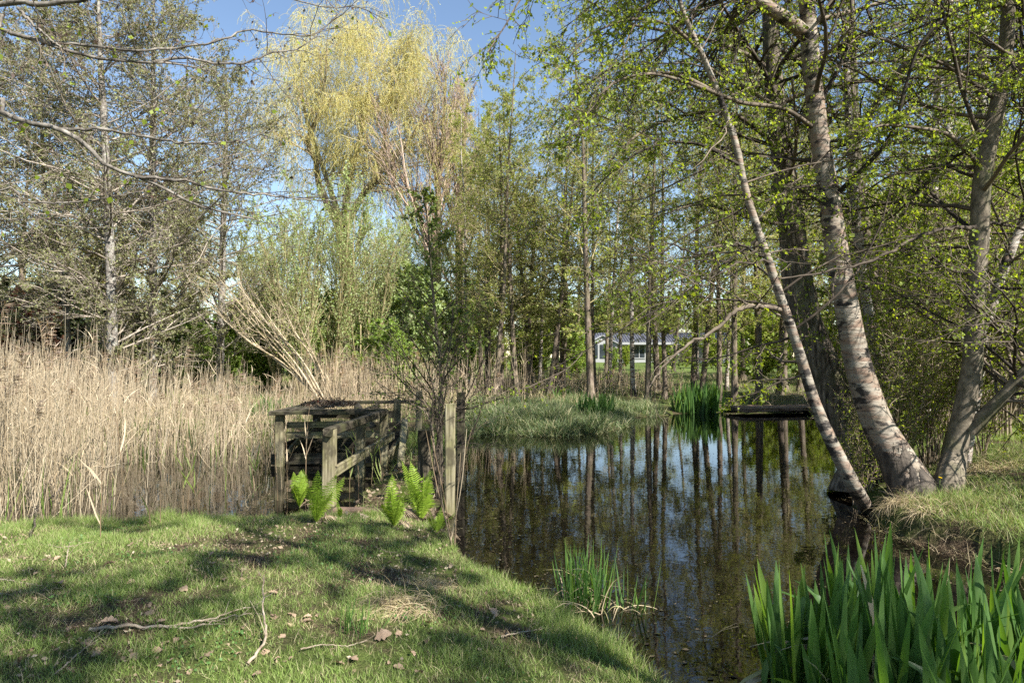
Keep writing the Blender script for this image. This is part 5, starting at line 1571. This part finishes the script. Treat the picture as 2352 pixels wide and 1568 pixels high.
stick('small twig standing near the left bank leaves', [[(150, 1310), (155, 1290, .04), (160, 1275, .08)]], .005, 907)
stick('thin forked twig right of the upright crooked twig', [[(690, 1500), (740, 1488), (800, 1492), (842, 1478)]], .0045, 912)
stick('grey twig along the left reed edge of the grass', [[(20, 1260), (80, 1252), (150, 1262), (215, 1250)]], .006, 913)
stick('dark twig below the ferns on the grass', [[(860, 1262), (900, 1275), (960, 1270)]], .0045, 914, mat='bark_mid')
stick('brown bent twig in the shaded grass', [[(240, 1375), (270, 1385), (290, 1390), (330, 1382)]], .004, 908, mat='bark_mid')
stick('dead dark branch lying in the reed edge at the left', [[(0, 1220), (60, 1205, .05), (110, 1185, .15), (170, 1145, .30), (230, 1125, .42)], [(70, 1238), (95, 1185, .2), (130, 1160, .38), (170, 1132, .52), (215, 1095, .6)]], .014, 909, mat='bark_dark', name='dead_branch')
stick('grey dead branch curving over the dark hollow under the birches', [[(1925, 1095, .05), (1950, 1112, .08), (1985, 1120, .06), (2030, 1135), (2075, 1148), (2110, 1152)]], .014, 910, name='dead_branch')
stick('thin pale branch lying on the pond before the far sedge', [[(1330, 905), (1400, 914), (1480, 925)]], .02, 911, lift=.01, mat='bark_dark', name='floating_branch')

def dead_leaf(p, s, seed, label):
    s *= .85
    rng = np.random.default_rng(seed)
    mb = MB()
    n = 9
    t = np.linspace(0, 1, n)
    ctr = np.stack([t * s, rng.normal(0, .02 * s, n), .12 * s * np.sin(t * math.pi) * rng.uniform(.2, 1.1)], -1)
    wv = s * .34 * np.sin(np.pi * np.clip(t * .93 + .04, 0, 1)) * (1 + .30 * np.cos(t * 22 + rng.uniform(0, 6)))
    cu = rng.uniform(.05, .5)
    v = []
    for sdn in (-1, -.5, 0, .5, 1):
        v.append(ctr + np.stack([np.zeros(n), wv * sdn, wv * cu * abs(sdn) ** 1.5 + rng.normal(0, .03 * s, n)], -1))
    Vv = np.stack(v, 1)
    q = [(i * 5 + j, i * 5 + j + 1, (i + 1) * 5 + j + 1, (i + 1) * 5 + j) for i in range(n - 1) for j in range(4)]
    mb.add(Vv, q)
    o = mb.build('dead_leaf', [M['dead_leaf']])
    o.location = (p[0], p[1], p[2] + .012)
    o.rotation_euler = (rng.normal(0, .4), rng.normal(0, .3), rng.uniform(0, 6.28))
    tag(o, label, 'leaf', 'dry leaves on the near grass')
rg = np.random.default_rng(950)
LFS = [(236, 1303, .10, 'dry leaf on the bright left grass near the reed edge'), (130, 1345, .11, 'pale curled leaf on the left grass above the long twig'), (272, 1432, .11, 'large curled leaf just above the long fallen twig'),
       (430, 1363, .10, 'pale leaf in the shade in the middle of the grass'), (480, 1300, .07, 'small leaf at the edge of the tree shadow'), (420, 1300, .07, 'small pale leaf left of the shadow edge'),
       (510, 1335, .08, 'leaf in the shadow right of the pale middle leaf'), (720, 1430, .10, 'brown leaf right of the upright twig'), (860, 1475, .12, 'largest crumpled leaf near the broad-bladed tuft'),
       (800, 1520, .09, 'leaf near the bottom of the picture under the tuft'), (640, 1250, .06, 'small leaf on the bright grass before the ferns'), (390, 1478, .08, 'flat leaf below the long fallen twig')]
for i, (px, py, s, lab) in enumerate(LFS):
    dead_leaf(hit(px, py), s, 960 + i, lab)
for i in range(84):
    px, py = rg.uniform(0, 1150), rg.uniform(1270, 1560)
    h = hit(px, py)
    if sdist(NEAR, h[:1], h[1:2])[0] < .1: continue
    dead_leaf(h, rg.uniform(.03, .085), 1000 + i, 'small dry brown leaf scattered on the near grass')
# a dandelion by the birch foot
p = hit(2157, 1126)
fl = tag(empty('dandelion', p), 'single yellow dandelion between the birch and the grey trunk', 'flower')
mb = MB(); tubes(mb, np.array([[[0, 0, 0], [0.005, 0, .07], [.008, -.01, .13]]]), np.full((1, 3), .003), 5); mb.build('stem', M['flower_stem'], fl)
mb = MB()
rng = np.random.default_rng(970)
a = np.linspace(0, 6.28 * 3, 60)
dd = np.stack([np.cos(a), np.sin(a), np.linspace(.1, 1.2, 60)], -1)
c = V(.008, -.01, .13)
strips(mb, np.stack([np.broadcast_to(c, (60, 3)), c + nrm(dd) * .022], 1), np.stack([-np.sin(a), np.cos(a), a * 0], -1), np.broadcast_to(np.array([.001, .004]), (60, 2)))
mb.build('flower_head', M['flower'], fl)

print('verts', sum(len(m.vertices) for m in bpy.data.meshes), 'objs', len(bpy.data.objects))
